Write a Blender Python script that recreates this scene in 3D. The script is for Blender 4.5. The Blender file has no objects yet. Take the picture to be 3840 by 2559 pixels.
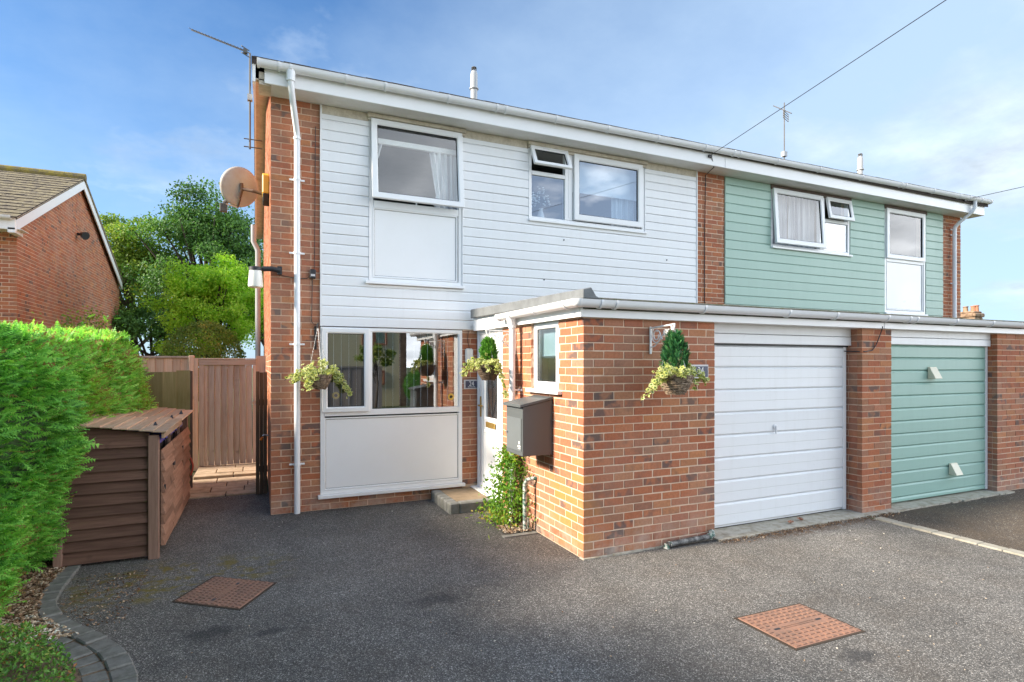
import bpy, bmesh, math, random
import numpy as np
from mathutils import Vector, Matrix
random.seed(7); RNG = np.random.default_rng(7)
SC = bpy.context.scene
COL = SC.collection
R = math.radians

# ------------------------------------------------------------------ camera
cam_d = bpy.data.cameras.new('camera'); cam = bpy.data.objects.new('camera', cam_d); COL.objects.link(cam)
cam.location = (-2.671, -4.4155, 1.7524)
cam.rotation_euler = (R(90), 0, R(65.951 - 90))
cam_d.sensor_width = 36; cam_d.lens = 2139.71 / 3840 * 36; cam_d.shift_y = 0.02286
cam_d.clip_start = 0.05; cam_d.clip_end = 900
SC.camera = cam

# ------------------------------------------------------------------ sun, sky, exposure
SUN_EL = R(27.5); SUN_AZ = R(174.5)               # mathematical azimuth: almost straight from -X
sd = bpy.data.lights.new('sun', 'SUN'); sd.energy = 2.0; sd.angle = R(9.0); sd.color = (1.0, 0.88, 0.72)
sun = bpy.data.objects.new('sun', sd); COL.objects.link(sun)
to_sun = Vector((math.cos(SUN_EL) * math.cos(SUN_AZ), math.cos(SUN_EL) * math.sin(SUN_AZ), math.sin(SUN_EL)))
sun.rotation_euler = to_sun.to_track_quat('Z', 'Y').to_euler(); sun.location = to_sun * 60
SC.view_settings.view_transform = 'Standard'; SC.view_settings.look = 'None'
SC.view_settings.exposure = 2.58; SC.view_settings.gamma = 1; SC.view_settings.use_curve_mapping = False

world = bpy.data.worlds.new('World'); SC.world = world; world.use_nodes = True
wt = world.node_tree; wt.nodes.clear()
def W(t, **k):
    n = wt.nodes.new(t)
    for a, b in k.items(): setattr(n, a, b)
    return n
def wmath(op, a, b=None, clamp=False):
    n = W('ShaderNodeMath', operation=op, use_clamp=clamp)
    for i, v in enumerate((a, b)):
        if v is None: continue
        if isinstance(v, (int, float)): n.inputs[i].default_value = v
        else: wt.links.new(v, n.inputs[i])
    return n.outputs[0]
sky = W('ShaderNodeTexSky', sky_type='NISHITA', sun_disc=False, sun_elevation=SUN_EL, sun_rotation=R(90) - SUN_AZ)
sky.air_density = 1.0; sky.dust_density = 0.6; sky.ozone_density = 2.5
tc = W('ShaderNodeTexCoord'); sep = W('ShaderNodeSeparateXYZ'); wt.links.new(tc.outputs['Generated'], sep.inputs[0])
X_, Y_, Z_ = sep.outputs
zz = wmath('ADD', wmath('MAXIMUM', Z_, 0.0), 0.22)
comb = W('ShaderNodeCombineXYZ')
wt.links.new(wmath('DIVIDE', X_, zz), comb.inputs[0]); wt.links.new(wmath('DIVIDE', Y_, zz), comb.inputs[1])
def wnoise(scale, detail, rough, off):
    mp = W('ShaderNodeMapping'); mp.inputs['Location'].default_value = off
    wt.links.new(comb.outputs[0], mp.inputs[0])
    n = W('ShaderNodeTexNoise'); n.inputs['Scale'].default_value = scale; n.inputs['Detail'].default_value = detail
    n.inputs['Roughness'].default_value = rough; wt.links.new(mp.outputs[0], n.inputs['Vector'])
    return n.outputs['Fac']
# thin high cloud: thickens steadily from the clear part of the sky on the left round to the right and behind
gdir = wmath('SUBTRACT', wmath('MULTIPLY', X_, 0.66), wmath('MULTIPLY', Y_, 0.50))
veil = wmath('ADD', gdir, wmath('MULTIPLY', wmath('SUBTRACT', wnoise(1.3, 10, 0.62, (3.1, 1.7, 0)), 0.5), 0.85))
veil = wmath('ADD', veil, wmath('MULTIPLY', wmath('MAXIMUM', wmath('SUBTRACT', 0.60, Z_), 0.0), 1.35))
vfac = wmath('MULTIPLY', wmath('ADD', veil, 0.36), 1.05, clamp=True)
vfac = wmath('MINIMUM', vfac, 0.80)
# cumulus patches, more of them round the right and behind
cum = wmath('ADD', wnoise(1.25, 11, 0.56, (7.4, 2.6, 0)), wmath('MULTIPLY', wmath('MAXIMUM', gdir, -0.3), 0.17))
def wlobe(d, lo, hi):
    q = Vector(d).normalized(); dp = wmath('ADD', wmath('ADD', wmath('MULTIPLY', X_, q.x), wmath('MULTIPLY', Y_, q.y)), wmath('MULTIPLY', Z_, q.z))
    return wmath('MULTIPLY', wmath('SUBTRACT', dp, lo), 1/(hi-lo), clamp=True)
gap = wlobe((.52, -.85, .33), .955, .99)                       # a blue gap between the clouds behind the camera
cum = wmath('SUBTRACT', cum, wmath('MULTIPLY', gap, 0.22))
vfac = wmath('MULTIPLY', vfac, wmath('SUBTRACT', 1.0, wmath('MULTIPLY', gap, 0.75)))
cum = wmath('MULTIPLY', wmath('SUBTRACT', cum, 0.53), 5.0, clamp=True)
def rgb(c):
    n = W('ShaderNodeRGB'); n.outputs[0].default_value = (*c, 1); return n.outputs[0]
def wmix(f, a, b):
    n = W('ShaderNodeMix', data_type='RGBA'); wt.links.new(f, n.inputs['Factor']); wt.links.new(a, n.inputs['A']); wt.links.new(b, n.inputs['B'])
    return n.outputs['Result']
tint = W('ShaderNodeMix', data_type='RGBA', blend_type='MULTIPLY'); tint.inputs['Factor'].default_value = 1
wt.links.new(sky.outputs[0], tint.inputs['A']); tint.inputs['B'].default_value = (.180, .250, .305, 1)
vcol = wmix(wmath('MULTIPLY', wmath('SUBTRACT', gdir, 0.42), 2.4, clamp=True), rgb((0.91, 1.19, 1.52)), rgb((5.6, 5.9, 6.3)))  # veil made far brighter out of view, as fill for the shaded front walls
c1 = wmix(vfac, tint.outputs['Result'], vcol)
ccol = wmix(wmath('MULTIPLY', wmath('SUBTRACT', gdir, 0.42), 2.4, clamp=True), rgb((1.30, 1.50, 1.70)), rgb((10.8, 10.9, 11.0)))  # unseen cumulus brightened likewise, to light the shaded front walls
shade = wmath('ADD', 0.45, wmath('MULTIPLY', wmath('SUBTRACT', wnoise(2.6, 8, 0.6, (1.2, 8.1, 0)), 0.25), 1.6, clamp=True))
sh = W('ShaderNodeMix', data_type='RGBA', blend_type='MULTIPLY'); sh.inputs['Factor'].default_value = 1; wt.links.new(ccol, sh.inputs['A']); wt.links.new(shade, sh.inputs['B'])
c2 = wmix(wmath('MULTIPLY', cum, 0.92), c1, sh.outputs['Result'])
bg = W('ShaderNodeBackground'); bg.inputs['Strength'].default_value = 0.125; wt.links.new(c2, bg.inputs['Color'])
wo = W('ShaderNodeOutputWorld'); wt.links.new(bg.outputs[0], wo.inputs['Surface'])

# ------------------------------------------------------------------ object helpers
ROOTLOC = {}
def tag(o, label=None, cat=None, group=None, kind=None):
    if label: o['label'] = label
    if cat: o['category'] = cat
    if group: o['group'] = group
    if kind: o['kind'] = kind
    return o
def thing(name, label, cat, loc=(0, 0, 0), group=None):
    o = bpy.data.objects.new(name, None); COL.objects.link(o); o.location = loc
    o.empty_display_size = 0.1
    ROOTLOC[o.name] = Vector(loc)
    return tag(o, label, cat, group)
def attach(o, parent):
    if parent is None: return o
    o.parent = parent
    if parent.name in ROOTLOC: o.matrix_parent_inverse = Matrix.Translation(-ROOTLOC[parent.name])
    return o

class MB:
    """collects geometry (world coordinates, through an optional local frame) and links it as one mesh object"""
    def __init__(s): s.v = []; s.f = []; s.T = None; s.mi = []; s.cur = 0
    def frame(s, fn): s.T = fn; return s
    def add(s, vs, fs):
        n = len(s.v)
        if s.T: vs = [s.T(*p) for p in vs]
        s.v += [tuple(p) for p in vs]; s.f += [tuple(i + n for i in q) for q in fs]; s.mi += [s.cur] * len(fs)
        return s
    def box(s, x0, y0, z0, x1, y1, z1):
        return s.add([(x0,y0,z0),(x1,y0,z0),(x1,y1,z0),(x0,y1,z0),(x0,y0,z1),(x1,y0,z1),(x1,y1,z1),(x0,y1,z1)],
                     [(0,3,2,1),(4,5,6,7),(0,1,5,4),(1,2,6,5),(2,3,7,6),(3,0,4,7)])
    def hexa(s, p):
        return s.add(p, [(0,3,2,1),(4,5,6,7),(0,1,5,4),(1,2,6,5),(2,3,7,6),(3,0,4,7)])
    def ring(s, x0, z0, x1, z1, w, c0, c1, ch=0.012):
        L = []
        for ins, c in ((0, c0), (0, c1), (w - ch, c1), (w, c1 - ch), (w, c0)):
            L.append([(x0+ins, z0+ins, c), (x1-ins, z0+ins, c), (x1-ins, z1-ins, c), (x0+ins, z1-ins, c)])
        vs = [p for l in L for p in l]; fs = []
        for i in range(5):
            j = (i + 1) % 5
            for k in range(4):
                m = (k + 1) % 4; fs.append((i*4+k, i*4+m, j*4+m, j*4+k))
        return s.add(vs, fs)
    def lbox(s, x0, z0, x1, z1, c0, c1): return s.box(x0, z0, c0, x1, z1, c1)
    def tube(s, pts, r, n=8, cap=True, closed=False):
        pts = [Vector(p) for p in pts]; m = len(pts); vs = []; fs = []
        rr = r if hasattr(r, '__len__') else [r] * m
        ref = None
        for i, p in enumerate(pts):
            a = pts[(i-1) % m] if (closed or i > 0) else p; b = pts[(i+1) % m] if (closed or i < m-1) else p
            d = (b - a).normalized()
            if ref is None or abs(d.dot(ref)) > 0.95:
                ref = Vector((0,0,1)) if abs(d.z) < 0.9 else Vector((1,0,0))
            u = d.cross(ref).normalized(); w = d.cross(u).normalized(); ref = -w if False else ref
            for k in range(n):
                t = 2*math.pi*k/n; vs.append(p + (u*math.cos(t) + w*math.sin(t)) * rr[i])
        for i in range(m if closed else m-1):
            j = (i+1) % m
            for k in range(n):
                q = (k+1) % n; fs.append((i*n+k, i*n+q, j*n+q, j*n+k))
        if cap and not closed: fs.append(tuple(range(n-1,-1,-1))); fs.append(tuple((m-1)*n+k for k in range(n)))
        return s.add(vs, fs)
    def lathe(s, prof, c=(0,0,0), n=20, close=False):
        vs = []; fs = []; m = len(prof)
        for (r, z) in prof:
            for k in range(n):
                t = 2*math.pi*k/n; vs.append((c[0]+r*math.cos(t), c[1]+r*math.sin(t), c[2]+z))
        for i in range(m-1):
            for k in range(n):
                q = (k+1) % n; fs.append((i*n+k, i*n+q, (i+1)*n+q, (i+1)*n+k))
        fs.append(tuple(range(n-1,-1,-1))); fs.append(tuple((m-1)*n+k for k in range(n)))
        return s.add(vs, fs)
    def prism(s, poly, c0, c1):
        n = len(poly); vs = [(a, b, c0) for a, b in poly] + [(a, b, c1) for a, b in poly]
        fs = [tuple(range(n-1,-1,-1)), tuple(range(n, 2*n))] + [(i, (i+1) % n, n+(i+1) % n, n+i) for i in range(n)]
        return s.add(vs, fs)
    def build(s, name, mat, parent=None, smooth=False, bevel=0, fix=True, mats=None):
        me = bpy.data.meshes.new(name); me.from_pydata(s.v, [], s.f)
        for m_ in (mats or [mat]): me.materials.append(m_)
        if mats: me.polygons.foreach_set('material_index', s.mi)
        if fix:
            bm = bmesh.new(); bm.from_mesh(me); bmesh.ops.recalc_face_normals(bm, faces=bm.faces); bm.to_mesh(me); bm.free()
        if smooth:
            me.polygons.foreach_set('use_smooth', [True] * len(me.polygons))
            try: me.set_sharp_from_angle(angle=R(40))
            except Exception: pass
        o = bpy.data.objects.new(name, me); COL.objects.link(o)
        if bevel:
            b = o.modifiers.new('bevel', 'BEVEL'); b.width = bevel; b.segments = 1; b.limit_method = 'ANGLE'; b.angle_limit = R(50)
        attach(o, parent); return o
def FAC(Y): return lambda a, b, c: (a, Y - c, b)          # local (right, up, out) on a wall that faces -Y
def SID(X): return lambda a, b, c: (X - c, a, b)          # on a wall that faces -X  (a is world Y)
def tilt(fn, zt, ang, c0=0.0):                            # swing outwards about a horizontal hinge at height zt
    ca, sa = math.cos(ang), math.sin(ang)
    def g(a, b, c):
        d = b - zt; e = c - c0
        return fn(a, zt + d*ca + e*sa, c0 + e*ca - d*sa)
    return g
def npmesh(name, V, F, mat, parent=None, tintv=None, smooth=False):
    me = bpy.data.meshes.new(name)
    V = np.ascontiguousarray(V, np.float32); F = np.ascontiguousarray(F, np.int32); k = F.shape[1]
    me.vertices.add(len(V)); me.vertices.foreach_set('co', V.ravel())
    me.loops.add(F.size); me.loops.foreach_set('vertex_index', F.ravel())
    me.polygons.add(len(F)); me.polygons.foreach_set('loop_start', np.arange(0, F.size, k, dtype=np.int32))
    if tintv is not None:
        a = me.attributes.new('tint', 'FLOAT', 'FACE'); a.data.foreach_set('value', np.ascontiguousarray(tintv, np.float32))
    me.materials.append(mat); me.update(calc_edges=True)
    me.polygons.foreach_set('use_smooth', np.full(len(F), bool(smooth)))
    o = bpy.data.objects.new(name, me); COL.objects.link(o); attach(o, parent); return o

# ------------------------------------------------------------------ materials
class M:
    def __init__(s, name):
        s.m = bpy.data.materials.new(name); s.m.use_nodes = True; s.t = s.m.node_tree
        s.b = s.t.nodes['Principled BSDF']; s.o = s.t.nodes['Material Output']
    def n(s, t, **k):
        x = s.t.nodes.new(t)
        for a, b in k.items(): setattr(x, a, b)
        return x
    def link(s, a, b): s.t.links.new(a, b)
    def val(s, sock, v):
        if isinstance(v, (int, float)): sock.default_value = v
        elif isinstance(v, tuple): sock.default_value = v if len(v) == 4 or len(sock.default_value) == 3 else (*v, 1)
        else: s.link(v, sock)
    def math(s, op, a, b=0.0, clamp=False):
        x = s.n('ShaderNodeMath', operation=op, use_clamp=clamp); s.val(x.inputs[0], a); s.val(x.inputs[1], b); return x.outputs[0]
    def pos(s, scale=(1,1,1), loc=(0,0,0), src='pos'):
        if src == 'pos': g = s.n('ShaderNodeNewGeometry').outputs['Position']
        else: g = s.n('ShaderNodeTexCoord').outputs['Object']
        mp = s.n('ShaderNodeMapping'); mp.inputs['Scale'].default_value = scale; mp.inputs['Location'].default_value = loc
        s.link(g, mp.inputs[0]); return mp.outputs[0]
    def noise(s, scale, detail=4, rough=0.55, vec=None, **k):
        x = s.n('ShaderNodeTexNoise'); x.inputs['Scale'].default_value = scale; x.inputs['Detail'].default_value = detail
        x.inputs['Roughness'].default_value = rough; s.link(vec if vec is not None else s.pos(), x.inputs['Vector']); return x.outputs['Fac']
    def ramp(s, fac, stops, interp='LINEAR'):
        x = s.n('ShaderNodeValToRGB'); cr = x.color_ramp; cr.interpolation = interp
        while len(cr.elements) > 1: cr.elements.remove(cr.elements[-1])
        for i, (p, c) in enumerate(stops):
            e = cr.elements[0] if i == 0 else cr.elements.new(p)
            e.position = p; e.color = (*c, 1) if isinstance(c, tuple) else (c, c, c, 1)
        s.link(fac, x.inputs[0]); return x.outputs[0]
    def mix(s, f, a, b, mode='MIX'):
        x = s.n('ShaderNodeMix', data_type='RGBA', blend_type=mode); s.val(x.inputs['Factor'], f)
        s.val(x.inputs['A'], a); s.val(x.inputs['B'], b); return x.outputs['Result']
    def mask(s, x, lo, hi):
        r = s.n('ShaderNodeMapRange', clamp=True); r.inputs['From Min'].default_value = lo; r.inputs['From Max'].default_value = hi
        s.val(r.inputs['Value'], x); return r.outputs['Result']
    def ell(s, c, r):                     # 1 inside an ellipsoid, 0 outside, soft
        g = s.n('ShaderNodeNewGeometry').outputs['Position']
        a = s.n('ShaderNodeVectorMath', operation='SUBTRACT'); s.link(g, a.inputs[0]); a.inputs[1].default_value = c
        b = s.n('ShaderNodeVectorMath', operation='DIVIDE'); s.link(a.outputs[0], b.inputs[0]); b.inputs[1].default_value = r
        d = s.n('ShaderNodeVectorMath', operation='LENGTH'); s.link(b.outputs[0], d.inputs[0]); return d.outputs['Value']
    def set(s, color=None, rough=0.5, metal=0.0, bump=None, bs=0.3, bd=0.01, spec=None):
        if color is not None: s.val(s.b.inputs['Base Color'], color)
        s.val(s.b.inputs['Roughness'], rough); s.b.inputs['Metallic'].default_value = metal
        if spec is not None: s.b.inputs['Specular IOR Level'].default_value = spec
        if bump is not None:
            x = s.n('ShaderNodeBump'); x.inputs['Strength'].default_value = bs; x.inputs['Distance'].default_value = bd
            s.link(bump, x.inputs['Height']); s.link(x.outputs[0], s.b.inputs['Normal'])
        return s.m
def plain(name, c, rough=0.5, metal=0.0, dirt=0.12, sc=6.0, spec=None, dc=None):
    m = M(name); d = m.noise(sc, 6, 0.65)
    d2 = m.noise(sc*7, 3, 0.6)
    dk = dc or tuple(x*0.72 for x in c)
    col = m.mix(m.math('MULTIPLY', m.mask(d, 0.42, 0.75), dirt*2.2, True), c, dk)
    col = m.mix(m.math('MULTIPLY', m.mask(d2, 0.5, 0.8), dirt, True), col, dk)
    return m.set(col, m.math('ADD', m.math('MULTIPLY', d, 0.2), rough - 0.1), metal, spec=spec)

def brick_mat(name, single, pale=0.0):
    m = M(name)
    if single:
        r0 = m.n('ShaderNodeObjectInfo').outputs['Random']
    else:
        r0 = m.n('ShaderNodeNewGeometry').outputs['Random Per Island']
    wn = m.n('ShaderNodeTexWhiteNoise', noise_dimensions='1D'); m.link(m.math('MULTIPLY', r0, 913.7), wn.inputs['W'])
    s = m.n('ShaderNodeSeparateColor'); m.link(wn.outputs['Color'], s.inputs[0])
    ra, rb, rc = s.outputs
    base = m.ramp(ra, [(0, (.41,.140,.068)), (.14, (.48,.185,.092)), (.28, (.37,.124,.068)), (.42, (.45,.162,.082)), (.55, (.36,.155,.094)), (.68, (.46,.200,.118)), (.80, (.33,.160,.098)), (.90, (.50,.205,.090)), (1, (.39,.205,.132))])
    nf = m.noise(38, 5, 0.7); nm = m.noise(9, 3, 0.5); nl = m.noise(1.3, 4, 0.5)
    col = m.mix(m.mask(nf, 0.3, 0.75), m.mix(1.0, base, (.78,.76,.74), 'MULTIPLY'), m.mix(1.0, base, (1.15,1.14,1.12), 'MULTIPLY'))
    # flashed (burnt) patches on some bricks
    fl = m.math('MULTIPLY', m.mask(rb, 0.85, 0.93), m.mask(m.noise(11, 2, 0.4), 0.43, 0.56))
    col = m.mix(m.math('MULTIPLY', fl, 0.8), col, (.10,.083,.078))
    fl2 = m.math('MULTIPLY', m.mask(rc, 0.72, 0.9), m.mask(nm, 0.42, 0.62))
    col = m.mix(m.math('MULTIPLY', fl2, 0.45), col, (.16,.10,.075))
    # pale bloom
    col = m.mix(m.math('MULTIPLY', m.mask(nl, 0.46, 0.75), 0.26 + pale), col, (.42,.30,.24))
    g = m.n('ShaderNodeSeparateXYZ'); m.link(m.n('ShaderNodeNewGeometry').outputs['Position'], g.inputs[0])
    low = m.math('MULTIPLY', m.mask(g.outputs[2], 0.34, 0.03), m.mask(m.noise(5, 5, 0.7), 0.40, 0.68))
    col = m.mix(m.math('MULTIPLY', low, 0.62), col, (.52,.43,.36))
    ochre = m.math('MULTIPLY', m.mask(m.ell((0.0, 0.25, 0.42), (0.25, 0.62, 0.5)), 1.0, 0.4), m.mask(ra, 0.25, 0.8))
    col = m.mix(m.math('MULTIPLY', ochre, 0.75), col, (.50,.215,.055))
    return m.set(col, 0.88, bump=nf, bs=0.35, bd=0.004, spec=0.25)
def wood_mat(name, c1, c2, axis, knots=0.5, extra=None, grey=None):
    m = M(name); st = [14, 14, 14]; st[axis] = 0.9
    oi = m.n('ShaderNodeObjectInfo').outputs['Random']
    off = m.n('ShaderNodeCombineXYZ'); m.link(m.math('MULTIPLY', oi, 37.0), off.inputs[0]); m.link(m.math('MULTIPLY', oi, 91.0), off.inputs[1]); m.link(m.math('MULTIPLY', oi, 53.0), off.inputs[2])
    va = m.n('ShaderNodeVectorMath', operation='ADD'); m.link(m.pos(), va.inputs[0]); m.link(off.outputs[0], va.inputs[1])
    mp = m.n('ShaderNodeMapping'); mp.inputs['Scale'].default_value = st; m.link(va.outputs[0], mp.inputs[0])
    g = m.noise(3.0, 7, 0.65, mp.outputs[0]); k = m.noise(5, 2, 0.5, va.outputs[0]); w = m.noise(1.6, 4, 0.6, va.outputs[0])
    col = m.mix(m.mask(g, 0.3, 0.72), c1, c2)
    col = m.mix(m.math('MULTIPLY', m.mask(k, 0.66, 0.74), knots), col, tuple(x*0.3 for x in c1))
    br = m.math('ADD', 0.72, m.math('MULTIPLY', oi, 0.56))
    brc = m.n('ShaderNodeCombineColor'); [m.link(br, brc.inputs[i]) for i in range(3)]
    col = m.mix(1.0, col, brc.outputs[0], 'MULTIPLY')
    if grey: col = m.mix(m.math('MULTIPLY', m.mask(w, 0.42, 0.68), 0.7), col, grey)
    if extra: col = extra(m, col)
    return m.set(col, 0.8, bump=g, bs=0.5, bd=0.004, spec=0.25)
def leaf_mat(name, stops, trans=0.35, rough=0.55):
    m = M(name); a = m.n('ShaderNodeAttribute', attribute_name='tint')
    col = m.ramp(a.outputs['Fac'], stops)
    d = m.n('ShaderNodeBsdfPrincipled'); m.link(col, d.inputs['Base Color']); d.inputs['Roughness'].default_value = rough
    d.inputs['Specular IOR Level'].default_value = 0.3
    tr = m.n('ShaderNodeBsdfTranslucent'); m.link(m.mix(1.0, col, (1.3, 1.35, .6), 'MULTIPLY'), tr.inputs['Color'])
    mx = m.n('ShaderNodeMixShader'); mx.inputs[0].default_value = trans; m.link(d.outputs[0], mx.inputs[1]); m.link(tr.outputs[0], mx.inputs[2])
    m.link(mx.outputs[0], m.o.inputs['Surface']); m.t.nodes.remove(m.b); return m.m
def glass_mat(name, tint, refl=1.0, rough=0.0, base=0.03):
    m = M(name); tr = m.n('ShaderNodeBsdfTransparent'); tr.inputs['Color'].default_value = (*tint, 1)
    gl = m.n('ShaderNodeBsdfGlossy'); gl.inputs['Roughness'].default_value = rough; gl.inputs['Color'].default_value = (.95,.97,1,1)
    fr = m.n('ShaderNodeFresnel'); fr.inputs['IOR'].default_value = 1.5
    bf = m.n('ShaderNodeNewGeometry').outputs['Backfacing']      # reflect at the outer faces only
    f = m.math('MULTIPLY', m.math('ADD', m.math('MULTIPLY', fr.outputs[0], refl), base, True), m.math('SUBTRACT', 1.0, bf), True)
    mx = m.n('ShaderNodeMixShader'); m.link(f, mx.inputs[0]); m.link(tr.outputs[0], mx.inputs[1]); m.link(gl.outputs[0], mx.inputs[2])
    m.link(mx.outputs[0], m.o.inputs['Surface']); m.t.nodes.remove(m.b); return m.m
def asphalt_mat(name, lo, mid, hi, brown, sheet=0):
    m = M(name); P = m.pos()
    v1 = m.n('ShaderNodeTexVoronoi'); v1.inputs['Scale'].default_value = 185; m.link(P, v1.inputs['Vector'])
    sc = m.n('ShaderNodeSeparateColor'); m.link(v1.outputs['Color'], sc.inputs[0])
    st = m.ramp(sc.outputs[0], [(0, lo), (.35, tuple(x*.7 for x in mid)), (.6, mid), (.84, tuple(x*1.5 for x in mid)), (.93, hi), (1, tuple(min(1, x*1.6) for x in hi))])
    big = m.noise(0.55, 5, 0.6); mid_n = m.noise(3.2, 5, 0.65)
    v2 = m.n('ShaderNodeTexVoronoi'); v2.inputs['Scale'].default_value = 62; m.link(P, v2.inputs['Vector'])
    s2 = m.n('ShaderNodeSeparateColor'); m.link(v2.outputs['Color'], s2.inputs[0])
    grit = m.math('MULTIPLY', m.mask(s2.outputs[0], 0.80, 0.86), m.mask(v2.outputs['Distance'], 0.42, 0.25))
    st = m.mix(m.math('MULTIPLY', grit, 0.85), st, (.30,.285,.26))
    dgrit = m.math('MULTIPLY', m.mask(s2.outputs[1], 0.72, 0.80), m.mask(v2.outputs['Distance'], 0.5, 0.3))
    st = m.mix(m.math('MULTIPLY', dgrit, 0.7), st, (.028,.027,.026))
    k = m.math('ADD', 0.66, m.math('ADD', m.math('MULTIPLY', m.mask(big, 0.32, 0.68), 0.62), m.math('MULTIPLY', m.mask(mid_n, 0.3, 0.7), 0.36)))
    kc = m.n('ShaderNodeCombineColor'); [m.link(k, kc.inputs[i]) for i in range(3)]
    col = m.mix(1.0, st, kc.outputs[0], 'MULTIPLY')
    br = m.mask(m.noise(1.5, 6, 0.7, m.pos(loc=(3,7,0))), 0.47, 0.78)
    col = m.mix(m.math('MULTIPLY', br, brown), col, (.115,.080,.048))
    if sheet == 0:
        near = m.math('MULTIPLY', m.mask(m.ell((-3.3, 0.95, 0), (1.1, 0.62, 1)), 1.0, 0.5), m.mask(m.noise(6, 5, 0.65), 0.50, 0.60))
        col = m.mix(m.math('MULTIPLY', near, 0.85), col, (.15,.115,.012))
        door = m.math('MULTIPLY', m.mask(m.ell((2.6, -0.16, 0), (1.4, 0.16, 1)), 1.0, 0.3), m.mask(m.noise(14, 5, 0.7), 0.40, 0.6))
        col = m.mix(m.math('MULTIPLY', door, 0.85), col, (.10,.050,.018))
        wob = m.noise(9, 6, 0.7)
        for c, r in (((-1.42,-.30,0), (.24,.10,1)), ((.63,-2.13,0), (.14,.09,1)), ((-2.95,-.22,0), (.17,.11,1)), ((-2.6,-.35,0), (.12,.05,1))):
            e = m.math('ADD', m.ell(c, r), m.math('MULTIPLY', m.math('SUBTRACT', wob, 0.5), 2.6))
            col = m.mix(m.math('MULTIPLY', m.mask(e, 1.15, 0.45), 0.62), col, (.022,.023,.026))
    return m.set(col, 0.86, bump=v1.outputs['Distance'], bs=0.55, bd=0.006, spec=0.35)

MT = {}
def painted(name, c, rough, streak, dc):
    m = M(name); oi = m.n('ShaderNodeObjectInfo').outputs['Random']
    st = m.noise(3.0, 5, 0.6, m.pos((5.0, 5.0, .35))); sp = m.noise(28, 3, 0.7)
    col = m.mix(m.math('MULTIPLY', m.mask(st, 0.48, 0.75), streak), c, dc)
    col = m.mix(m.math('MULTIPLY', m.mask(sp, 0.62, 0.72), streak*.9), col, tuple(x*.62 for x in dc))
    k = m.math('ADD', 0.965, m.math('MULTIPLY', oi, 0.06)); kc = m.n('ShaderNodeCombineColor'); [m.link(k, kc.inputs[i]) for i in range(3)]
    return m.set(m.mix(1.0, col, kc.outputs[0], 'MULTIPLY'), m.math('ADD', rough, m.math('MULTIPLY', st, 0.15)), bump=m.noise(2.2, 3, 0.5), bs=0.06, bd=0.02)
MT['brick_one'] = brick_mat('brick_single', True)
MT['brick_many'] = brick_mat('brick_joined', False)
MT['mortar'] = plain('mortar', (.70,.51,.37), 0.95, dirt=0.3, sc=9)
MT['upvc'] = plain('white_upvc', (.86,.865,.87), 0.32, dirt=0.04, sc=3, dc=(.66,.64,.58))
MT['gutter'] = plain('gutter_plastic', (.82,.83,.85), 0.38, dirt=0.10, sc=5, dc=(.64,.63,.60))
MT['clad_white'] = painted('white_cladding', (.82,.83,.84), 0.38, .16, (.68,.67,.64))
MT['clad_green'] = painted('sage_cladding', (.345,.505,.425), 0.38, .2, (.29,.42,.35))
MT['door_green'] = painted('sage_door_paint', (.29,.47,.40), 0.34, .22, (.25,.39,.33))
MT['door_white'] = painted('white_door_paint', (.82,.83,.84), 0.32, .18, (.66,.65,.62))
MT['beige'] = plain('weathered_beige_timber', (.64,.58,.48), 0.75, dirt=0.4, sc=9, dc=(.36,.30,.22))
MT['brown_timber'] = plain('dark_stained_timber', (.10,.065,.045), 0.6, dirt=0.3)
MT['cream'] = plain('cream_plastic', (.74,.69,.52), 0.4)
MT['soffit'] = plain('soffit_board', (.80,.79,.77), 0.5, dirt=0.15, sc=4)
MT['felt'] = plain('mossy_roof_felt', (.11,.105,.09), 0.95, dirt=0.7, sc=22, dc=(.05,.055,.02))
MT['grp'] = plain('grey_roof_edge', (.165,.175,.18), 0.65, dirt=0.3, sc=7, dc=(.08,.086,.09))
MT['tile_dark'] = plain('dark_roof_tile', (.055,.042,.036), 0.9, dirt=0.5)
MT['concrete'] = plain('concrete', (.50,.46,.38), 0.92, dirt=0.5, sc=11, dc=(.27,.22,.15))
MT['step_kerb'] = plain('step_kerb_concrete', (.24,.24,.225), 0.9, dirt=0.5, sc=12, dc=(.14,.14,.11))
MT['step_top'] = plain('step_top_concrete', (.30,.22,.14), 0.92, dirt=0.5, sc=10, dc=(.20,.15,.085))
MT['sett'] = plain('grey_sett', (.185,.18,.165), 0.9, dirt=0.5, sc=13, dc=(.09,.09,.075))
MT['sett_pale'] = plain('pale_sett', (.33,.31,.26), 0.9, dirt=0.4, sc=13, dc=(.20,.185,.145))
MT['slab'] = plain('sandstone_slab', (.45,.35,.25), 0.9, dirt=0.5, sc=7, dc=(.25,.19,.12))
MT['black'] = plain('black_plastic', (.022,.022,.026), 0.5)
MT['greybox'] = plain('dark_grey_metal', (.092,.102,.104), 0.45, dirt=0.1, sc=3)
MT['greydoor'] = plain('grey_metal_door', (.13,.145,.150), 0.45, dirt=0.1, sc=3)
MT['gold'] = plain('brass', (.55,.36,.10), 0.35, 0.8)
MT['steel'] = plain('steel', (.45,.45,.46), 0.4, 0.8)
MT['alu'] = plain('weathered_aluminium', (.12,.115,.11), 0.6, 0.3)
MT['rustcover'] = plain('rusty_iron', (.30,.158,.106), 0.85, dirt=0.6, sc=4, dc=(.19,.115,.085))
MT['rustdark'] = plain('rusty_iron_relief', (.28,.148,.098), 0.85, dirt=0.6, sc=6, dc=(.17,.105,.078))
MT['dish'] = plain('faded_grey_dish', (.46,.45,.43), 0.6, dirt=0.4, sc=7, dc=(.42,.35,.29))
MT['rust'] = plain('rusty_bracket', (.13,.075,.05), 0.8, dirt=0.4, sc=20)
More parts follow.
